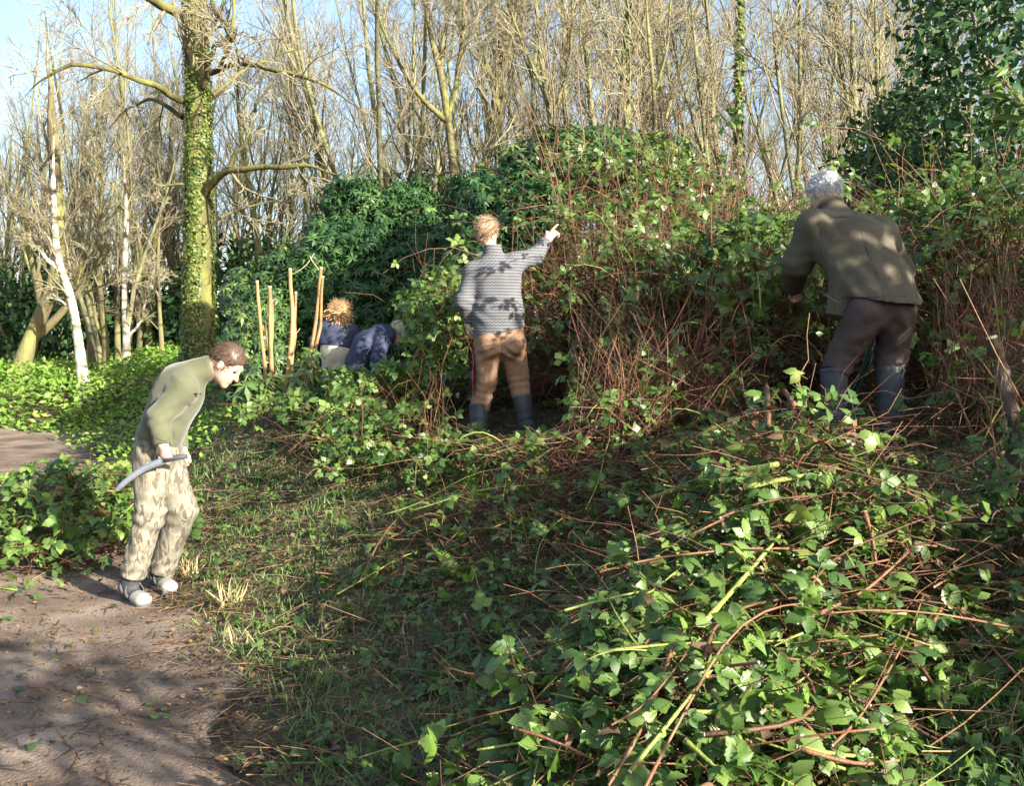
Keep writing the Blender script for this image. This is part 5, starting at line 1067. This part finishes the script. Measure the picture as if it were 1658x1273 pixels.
# --- pointing person in patterned jumper, seen from behind
def person_pointing():
    D = 7.8
    J = joints(D, dict(pel=(812, 550, 0), waist=(806, 505, 0), chest=(800, 445, 0), neckb=(797, 407, 0), head=(788, 379, .02), ls=(765, 440, 0), le=(751, 488, -.03), lw=(758, 522, .06), rs=(833, 425, .02), re=(866, 415, .13), rw=(886, 388, .22), tip=(909, 364, .25),
                       lh=(790, 560, 0), lk=(786, 618, .06), la=(774, 702, 0), rh=(830, 558, 0), rk=(838, 606, .07), ra=(853, 700, .04)))
    org = at(812, 712, D); org[2] = float(gz(org[0], org[1]))
    o = thing('person', org, 'fair-haired person in patterned grey jumper and tan trousers pointing right', 'person')
    X = V3(1, 0, 0); lo, hi = bounds(J); f, u, r = frame(V3(.45, .85, .05), V3(.06, 0, 1)); dp = nrm(J['tip'] - J['rw'])
    S = SDF(lo, hi, .0085)
    S.cone(J['pel'], J['waist'], .145, .13, .03, wax=X, fl=.7); S.cone(J['waist'], J['chest'], .14, .165, .05, wax=X, fl=.62); S.cone(J['chest'], J['neckb'], .14, .06, .06, wax=X, fl=.7); S.cone(J['neckb'], J['head'] - u * .04, .055, .052, .02)
    for a, b, c_ in (('rs', 're', 'rw'), ('ls', 'le', 'lw')): S.cone(J[a], J[b], .05, .042, .02); S.cone(J[b], J[c_], .042, .03, .02)
    for a, b, c_ in (('rh', 'rk', 'ra'), ('lh', 'lk', 'la')): S.cone(J[a], J[b], .08, .056, .03); S.cone(J[b], J[c_], .054, .04, .02)
    add_head(S, J['head'], f, u); add_hand(S, J['rw'], dp, V3(.2, .8, -.5), 1.0, side=1, point=True, k=1.05); add_hand(S, J['lw'], V3(.0, .25, -1), V3(1, .3, 0), .6, side=1)
    S.surface(sm=1).obj('body', M_SKIN, o, origin=org)
    hair(o, J['head'] + u * .012, f, u, M_HAIR_BL, 32, org, 2600, .036, .55, k=1.02)
    S = SDF(lo, hi, .009)
    hem = nrm(V3(.28, 0, 1)); S.cone(J['pel'] + V3(.005, 0, -.06), J['waist'], .212, .195, .03, wax=X, fl=.68); S.cone(J['waist'], J['chest'], .195, .198, .05, wax=X, fl=.64); S.cone(J['chest'], J['neckb'], .165, .070, .07, wax=X, fl=.66)
    S.cone(J['neckb'], J['neckb'] + u * .055, .072, .066, .02, flat=True)
    for a, b, c_, q in (('rs', 're', 'rw', 1), ('ls', 'le', 'lw', 1)): S.ball(J[a], np.eye(3), (.078, .078, .078), .05); S.cone(J[a], J[b], .074, .066, .04); S.cone(J[b], J[c_] * .9 + J[b] * .1, .066, .048, .03, flat=True)
    folds(S, [(J['le'], V3(.3, 0, 1), .05, .009, .09), (J['re'], V3(1, 0, .5), .05, .008, .09), (J['waist'] + V3(-.12, -.1, 0), V3(.7, 0, 1), .08, .007, .13), (J['chest'] + V3(.14, -.08, .02), V3(1, 0, -.5), .07, .007, .1)])
    G = S.pts(); hb = at(812, 540, D); S.f = np.maximum(S.f, np.where(np.abs(G[..., 0] - J['pel'][0]) < .30, -((G - hb) @ nrm(V3(-.27, 0, 1))), -1).astype(np.float32))
    S.surface(sm=1).obj('jumper', M_KNIT, o, origin=org)
    S = SDF(lo, hi, .009)
    S.cone(J['pel'] + V3(0, 0, .06), J['pel'] - V3(0, 0, .04), .185, .192, .03, wax=X, fl=.66)
    for sg in (-1, 1): S.ball(J['pel'] + V3(sg * .085, -.07, -.045), np.eye(3), (.095, .085, .10), .04)
    S.cone(J['lh'], J['lk'], .112, .092, .03); S.cone(J['lk'], at(775, 664, D + .03), .09, .078, .03, flat=True); S.cone(J['rh'], J['rk'], .105, .088, .03); S.cone(J['rk'], at(845, 648, D + .06), .085, .076, .03, flat=True)
    folds(S, [(J['lk'] + V3(0, 0, -.09), V3(.25, 0, 1), .05, .014, .11), (J['rk'] + V3(0, 0, -.07), V3(-.3, 0, 1), .05, .014, .10), (J['lh'] + V3(0, -.1, -.05), V3(-.5, 0, 1), .06, .012, .12), (J['rh'] + V3(0, -.1, -.06), V3(.6, 0, 1), .06, .010, .11), (J['lk'] + V3(0, 0, .12), V3(1, 0, .5), .07, .008, .1)])
    S.surface(sm=1).obj('trousers', M_TAN, o, origin=org)
    for ln in ([(811, 545), (812, 560), (814, 578)], [(782, 562), (800, 557)], [(824, 556), (842, 552)], [(782, 562), (784, 580), (800, 578), (800, 557)], [(824, 556), (826, 573), (841, 570), (842, 552)]): seam(o, org, S, D, ln, M_TANS, r=.0028)
    st = MB(); q = np.array([at(x, y, D + .0) for x, y in ((767, 562), (765, 590), (764, 615), (766, 640))]); dw = V3(0, .05, 0); a_ = V3(.012, 0, 0)
    st.add(np.concatenate([q - dw, q + dw, q - dw + a_, q + dw + a_]), quads=[(i, i + 1, 4 + i + 1, 4 + i) for i in range(3)] + [(i, 8 + i, 9 + i, i + 1) for i in range(3)]); st.obj('side_stripe', M_STRIPE, o, origin=org)
    boot(o, org, at(775, 655, D + .03), at(774, 700, D), at(773, 712, D + .2), .078); boot(o, org, at(844, 640, D + .06), at(855, 698, D + .04), at(862, 712, D + .24), .078)
person_pointing()

# --- grey-haired man in waxed jacket stooping over the brambles, seen from behind
def person_cutting():
    D = 5.85
    J = joints(D, dict(pel=(1428, 495, 0), waist=(1412, 455, .10), chest=(1378, 392, .26), neckb=(1350, 345, .36), head=(1334, 312, .44), ls=(1318, 368, .30), le=(1291, 425, .40), lw=(1284, 468, .62), rs=(1424, 378, .28), re=(1458, 440, .46), rw=(1410, 470, .72),
                       lh=(1403, 508, 0), lk=(1366, 575, .10), la=(1350, 668, .03), rh=(1452, 505, 0), rk=(1444, 570, .10), ra=(1443, 690, -.03)))
    org = at(1400, 705, D); org[2] = float(gz(org[0], org[1])); o = thing('person', org, 'grey-haired person in olive waxed jacket and wellingtons stooping away', 'person')
    X = V3(1, 0, 0); W_ = nrm(J['rs'] - J['ls']); lo, hi = bounds(J); f, u, r = frame(V3(-.55, .75, -.38), V3(-.25, .25, 1))
    S = SDF(lo, hi, .0085)
    S.cone(J['pel'], J['waist'], .11, .12, .03, wax=X, fl=.72); S.cone(J['waist'], J['chest'], .13, .16, .05, wax=W_, fl=.66); S.cone(J['chest'], J['neckb'], .15, .065, .06, wax=W_, fl=.7); S.cone(J['neckb'], J['head'] - u * .03 - f * .02, .06, .056, .02)
    for a, b, c_ in (('rs', 're', 'rw'), ('ls', 'le', 'lw')): S.cone(J[a], J[b], .05, .042, .02); S.cone(J[b], J[c_], .042, .03, .02)
    for a, b, c_ in (('rh', 'rk', 'ra'), ('lh', 'lk', 'la')): S.cone(J[a], J[b], .08, .056, .03); S.cone(J[b], J[c_], .054, .04, .02)
    add_head(S, J['head'], f, u); add_hand(S, J['lw'], V3(.25, .9, -.4), V3(.6, 0, -.6), .8, side=-1); add_hand(S, J['rw'], V3(-.3, .9, -.4), V3(-.6, 0, -.6), .8, side=1)
    S.surface(sm=1).obj('body', M_SKIN, o, origin=org); hair(o, J['head'] + u * .006 - f * .004, f, u, M_HAIR_GR, 33, org, 3400, .045, .09)
    # jacket
    S = SDF(lo - V3(.1, .1, .1), hi + V3(.1, 0, 0), .009); hemc = at(1442, 520, D - .03)
    S.cone(hemc, J['waist'], .225, .215, .04, wax=X, fl=.74); S.cone(J['waist'], J['chest'], .215, .225, .06, wax=W_, fl=.66); S.cone(J['chest'], J['neckb'], .215, .085, .09, wax=W_, fl=.7); S.cone(J['neckb'], J['neckb'] * .55 + J['head'] * .45, .085, .072, .02, flat=True)
    for a, b, c_ in (('rs', 're', 'rw'), ('ls', 'le', 'lw')): S.ball(J[a], np.eye(3), (.105, .105, .105), .06); S.cone(J[a], J[b], .098, .090, .05); S.cone(J[b], J[c_] * .92 + J[b] * .08, .090, .068, .04, flat=True)
    G = S.pts(); hb = at(1436, 486, D); S.f = np.maximum(S.f, np.where(G[..., 1] < D + .38, -((G - hb) @ nrm(V3(.10, -.15, 1))), -1).astype(np.float32))
    S.cone(at(1372, 440, D + .06), at(1352, 512, D + .05), .085, .060, .05, wax=nrm(V3(.5, -.3, .1)), fl=.45, flat=True)
    folds(S, [(J['le'], V3(-.2, -.3, 1), .06, .013, .11), (J['ls'] + V3(.03, -.08, -.05), V3(1, 0, .5), .07, .012, .11), (J['waist'] + V3(-.14, -.15, 0), V3(.8, 0, .6), .08, .010, .14), (J['chest'] + V3(.1, -.1, .02), V3(.5, 0, 1), .11, .006, .18), (J['waist'] + V3(.12, -.12, -.05), V3(1, 0, .35), .09, .008, .15)])
    inner = SDF(lo - V3(.1, .1, .1), hi + V3(.1, 0, 0), .009); inner.cone(hemc - V3(0, 0, .05), J['waist'] * .5 + hemc * .5, .19, .14, .02, wax=X, fl=.68); S.f = np.maximum(S.f, -inner.f)
    S.surface(sm=1).obj('waxed_jacket', M_WAX, o, origin=org)
    for ln in ([(1322, 362), (1350, 352), (1385, 350), (1425, 366)], [(1388, 352), (1402, 400), (1420, 445), (1432, 482)], [(1372, 478), (1400, 482), (1440, 479), (1486, 480)], [(1318, 345), (1330, 375), (1330, 410), (1345, 440)], [(1282, 440), (1300, 447), (1318, 442)], [(1345, 462), (1352, 492), (1350, 508)]): seam(o, org, S, D, ln, M_WAXS)
    cl = MB(); a_ = np.linspace(0, 6.283, 21); ax_u = nrm(J['head'] - J['neckb']); s1 = nrm(np.cross(ax_u, V3(0, 1, 0))); s2 = np.cross(ax_u, s1); cc = J['neckb'] * .6 + J['head'] * .4; ring = cc + np.cos(a_)[:, None] * s1 * .076 + np.sin(a_)[:, None] * s2 * .076
    tubes(cl, ring[None], np.full((1, 21), .014), 6); cl.obj('collar', mat('tan_collar', [(.17, .13, .07), (.22, .17, .10)], 12, .95, bump=.3, bscale=200), o, origin=org)
    sm_ = MB(); q = np.array([at(x, y, D + dd) for x, y, dd in ((1336, 478, -.02), (1352, 488, -.07), (1368, 500, -.1), (1384, 490, -.14))]); tubes(sm_, q[None], np.full((1, 4), .004), 4); sm_.obj('vent_seam', M_SHOED, o, origin=org)
    # trousers
    S = SDF(lo, hi, .009); S.cone(J['pel'] - V3(0, 0, .0), J['pel'] - V3(0, 0, .05), .165, .18, .03, wax=X, fl=.62)
    S.cone(J['lh'], J['lk'], .122, .098, .03); S.cone(J['lk'], at(1350, 606, D + .06), .096, .086, .03, flat=True); S.cone(J['rh'], J['rk'], .118, .096, .03); S.cone(J['rk'], at(1440, 606, D + .05), .094, .085, .03, flat=True)
    folds(S, [(J['lk'] + V3(0, 0, -.05), V3(.2, 0, 1), .055, .015, .12), (J['rk'] + V3(0, 0, -.06), V3(-.2, 0, 1), .055, .015, .12), (J['lh'] + V3(-.02, -.1, -.12), V3(-.6, 0, 1), .08, .011, .14), (J['rh'] + V3(0, -.1, -.1), V3(1, 0, .5), .08, .009, .13)])
    S.surface(sm=1).obj('trousers', M_BRTR, o, origin=org)
    for (tx, ty, td), (ax_, ay, ad), (ox, oy, od) in (((1350, 598, .06), (1351, 672, .03), (1346, 700, .24)), ((1441, 598, .05), (1443, 690, -.03), (1447, 708, .15))):
        boot(o, org, at(tx, ty, D + td), at(ax_, ay, D + ad), at(ox, oy, D + od), .082)
    # loppers standing between the boots
    lp = at(1396, 640, D + .28); t = thing('loppers', lp, 'green-handled loppers standing between the wellington boots', 'loppers')
    for a, b in (((1420, 542), (1376, 642)), ((1412, 575), (1384, 645))):
        m_ = MB(); p, q = at(*a, D + .30), at(*b, D + .22); s_ = np.linspace(0, 1, 6)[:, None]; tubes(m_, (p * (1 - s_) + q * s_)[None], np.array([[.016, .017, .014, .010, .010, .009]]), 8, cap=True); m_.obj('handle', M_LOPG, t, origin=lp)
    j_ = MB(); c_ = at(1379, 652, D + .22); S = SDF(c_ - .12, c_ + .12, .006); S.cone(c_ + V3(0, 0, .03), c_ - V3(.02, 0, .07), .02, .008, .01, wax=X, fl=.4); S.cone(c_ + V3(.01, 0, .02), c_ + V3(.03, 0, -.06), .016, .006, .01, wax=X, fl=.4); S.surface(j_); j_.obj('jaw', M_SOLE, t, origin=lp)
person_cutting()

# --- child with curly hair in navy jacket, and a stooping figure beside
def person_child():
    D = 11.0
    J = joints(D, dict(pel=(541, 564, 0), chest=(544, 534, .02), neckb=(549, 524, .04), head=(551, 509, .05), ls=(523, 532, 0), le=(511, 553, .05), lw=(526, 564, .25), rs=(568, 534, .05), re=(576, 556, .15), rw=(566, 566, .3), lh=(535, 572, 0), lk=(532, 610, .05), la=(530, 648, 0), rh=(553, 572, 0), rk=(552, 610, .05), ra=(552, 648, 0)))
    org = at(542, 675, D); org[2] = float(gz(org[0], org[1])); o = thing('person', org, 'small curly-haired person in navy jacket and cream trousers, back turned', 'person'); X = V3(1, 0, 0); lo, hi = bounds(J, .22); f, u, r = frame(V3(.2, .95, -.15), V3(.1, 0, 1))
    S = SDF(lo, hi, .009); S.cone(J['pel'], J['chest'], .12, .13, .03, wax=X, fl=.7); S.cone(J['chest'], J['neckb'], .12, .05, .05, wax=X, fl=.7); S.cone(J['neckb'], J['head'], .045, .045, .02)
    for a, b, c_ in (('rs', 're', 'rw'), ('ls', 'le', 'lw')): S.cone(J[a], J[b], .042, .036, .02); S.cone(J[b], J[c_], .036, .026, .02)
    for a, b, c_ in (('rh', 'rk', 'ra'), ('lh', 'lk', 'la')): S.cone(J[a], J[b], .065, .048, .03); S.cone(J[b], J[c_], .046, .034, .02)
    add_head(S, J['head'], f, u, .95); add_hand(S, J['lw'], V3(.3, .9, 0), V3(1, 0, 0), .6, -1, k=.85); add_hand(S, J['rw'], V3(-.2, .9, 0), V3(-1, 0, 0), .6, 1, k=.85); S.surface(sm=1).obj('body', M_SKIN, o, origin=org)
    hair(o, J['head'], f, u, M_HAIR_CU, 34, org, 1500, .08, 1.0, k=1.15, long=.09)
    S = SDF(lo, hi, .01); S.cone(J['pel'] + V3(0, 0, .02), J['chest'], .172, .175, .04, wax=X, fl=.72, flat0=True); S.cone(J['chest'], J['neckb'], .165, .085, .06, wax=X, fl=.75)
    for a, b, c_ in (('rs', 're', 'rw'), ('ls', 'le', 'lw')): S.cone(J[a], J[b], .078, .074, .04); S.cone(J[b], J[c_], .072, .05, .04, flat=True)
    folds(S, [(J['le'], V3(0, 0, 1), .06, .012, .1), (J['chest'], V3(1, 0, .3), .09, .008, .2)]); S.surface(sm=1).obj('jacket', M_NAVY, o, origin=org)
    S = SDF(lo, hi, .01); S.cone(J['pel'] + V3(0, 0, .03), J['pel'] - V3(0, 0, .04), .145, .15, .03, wax=X, fl=.75)
    for a, b, c_ in (('rh', 'rk', 'ra'), ('lh', 'lk', 'la')): S.cone(J[a], J[b], .092, .078, .03); S.cone(J[b], J[c_], .076, .07, .03, flat=True)
    folds(S, [(J['lk'], V3(0, 0, 1), .07, .01, .15), (J['rk'], V3(0, 0, 1), .07, .01, .15)]); S.surface(sm=1).obj('trousers', M_CREAM, o, origin=org)
    boot(o, org, J['la'] + V3(0, 0, .10), J['la'] + V3(0, 0, .03), J['la'] + V3(0, .12, -.03), .06); boot(o, org, J['ra'] + V3(0, 0, .10), J['ra'] + V3(0, 0, .03), J['ra'] + V3(0, .12, -.03), .06)
person_child()
def person_crouched():
    D = 10.6
    J = joints(D, dict(pel=(580, 588, 0), mid=(596, 558, .0), chest=(618, 546, .02), neckb=(632, 540, .04), head=(644, 538, .06), ls=(618, 552, -.16), le=(612, 582, -.2), lw=(628, 600, -.15), rs=(622, 550, .18), re=(622, 580, .25), rw=(636, 600, .2), lh=(576, 596, -.08), lk=(592, 628, -.12), la=(576, 664, -.1), rh=(582, 596, .1), rk=(596, 628, .12), ra=(584, 664, .1)))
    org = at(582, 690, D); org[2] = float(gz(org[0], org[1])); o = thing('person', org, 'stooping person in dark navy with pale patterned cap, half hidden by brambles', 'person'); Y = V3(0, 1, 0); lo, hi = bounds(J, .24); f, u, r = frame(V3(.75, 0, -.6), V3(.6, 0, .75))
    S = SDF(lo, hi, .009); S.cone(J['pel'], J['chest'], .13, .14, .03, wax=Y, fl=.7); S.cone(J['chest'], J['neckb'], .13, .06, .05, wax=Y, fl=.7); S.cone(J['neckb'], J['head'], .05, .05, .02)
    for a, b, c_ in (('rs', 're', 'rw'), ('ls', 'le', 'lw')): S.cone(J[a], J[b], .045, .038, .02); S.cone(J[b], J[c_], .038, .028, .02)
    for a, b, c_ in (('rh', 'rk', 'ra'), ('lh', 'lk', 'la')): S.cone(J[a], J[b], .075, .052, .03); S.cone(J[b], J[c_], .05, .038, .02)
    add_head(S, J['head'], f, u); add_hand(S, J['lw'], V3(.3, 0, -1), V3(1, 0, 0), .6, 1); add_hand(S, J['rw'], V3(.3, 0, -1), V3(1, 0, 0), .6, -1); S.surface(sm=1).obj('body', M_SKIN, o, origin=org)
    hair(o, J['head'], f, u, M_HAIR_BR, 36, org, 500, .03, .3)
    S = SDF(lo, hi, .01); S.cone(J['pel'] + V3(0, 0, 0), J['mid'], .18, .185, .04, wax=Y, fl=.8); S.cone(J['mid'], J['chest'], .185, .17, .06, wax=Y, fl=.8); S.cone(J['chest'], J['neckb'], .165, .09, .06, wax=Y, fl=.75)
    for a, b, c_ in (('rs', 're', 'rw'), ('ls', 'le', 'lw')): S.cone(J[a], J[b], .085, .08, .04); S.cone(J[b], J[c_], .075, .055, .04, flat=True)
    folds(S, [(J['mid'], V3(1, 0, -.3), .08, .014, .2), (J['le'], V3(0, 0, 1), .06, .012, .1)]); S.surface(sm=1).obj('jacket', M_NAVY, o, origin=org)
    S = SDF(lo, hi, .01)
    for a, b, c_ in (('rh', 'rk', 'ra'), ('lh', 'lk', 'la')): S.cone(J[a], J[b], .105, .085, .03); S.cone(J[b], J[c_], .08, .07, .03, flat=True)
    S.cone(J['pel'], J['pel'] - V3(0, 0, .05), .15, .15, .03, wax=Y, fl=.8); S.surface(sm=1).obj('trousers', M_NAVY, o, origin=org)
    M_CAP = mat('pale_patterned_cap', [(.10, .10, .06), (.30, .29, .18), (.48, .46, .32)], 24, .9); S = SDF(J['head'] - .25, J['head'] + .25, .008); ax = np.stack([f, r, u]); S.ball(J['head'] + u * .035, ax, (.118, .10, .105)); q = (S.pts() - J['head']) @ ax.T; S.f = np.maximum(S.f, (-q[..., 2] + .0).astype(np.float32)); S.cone(J['head'] + f * .08 + u * .03, J['head'] + f * .17 + u * .01, .07, .05, .01, wax=r, fl=.15); S.surface(sm=1).obj('cap', M_CAP, o, origin=org)
    boot(o, org, J['la'] + V3(0, 0, .12), J['la'] + V3(0, 0, .02), J['la'] + V3(.15, 0, -.03), .065); boot(o, org, J['ra'] + V3(0, 0, .12), J['ra'] + V3(0, 0, .02), J['ra'] + V3(.15, 0, -.03), .065)
person_crouched()
# ------------------------------------------------------------------ thin out the dense person meshes
todo = [o for o in bpy.data.objects if o.type == 'MESH' and o.parent is not None and o.parent.name.split('.')[0] == 'person' and o.name.split('.')[0] in ('body', 'fleece', 'trousers', 'jumper', 'waxed_jacket', 'jacket', 'wellington_boot')]
for o in todo:
    md = o.modifiers.new('thin', 'DECIMATE'); md.ratio = .36 if o.name.startswith('body') else .5
dg = bpy.context.evaluated_depsgraph_get()
new = [(o, bpy.data.meshes.new_from_object(o.evaluated_get(dg))) for o in todo]
for o, me in new:
    old = o.data; o.modifiers.clear(); o.data = me; me.name = old.name; bpy.data.meshes.remove(old)
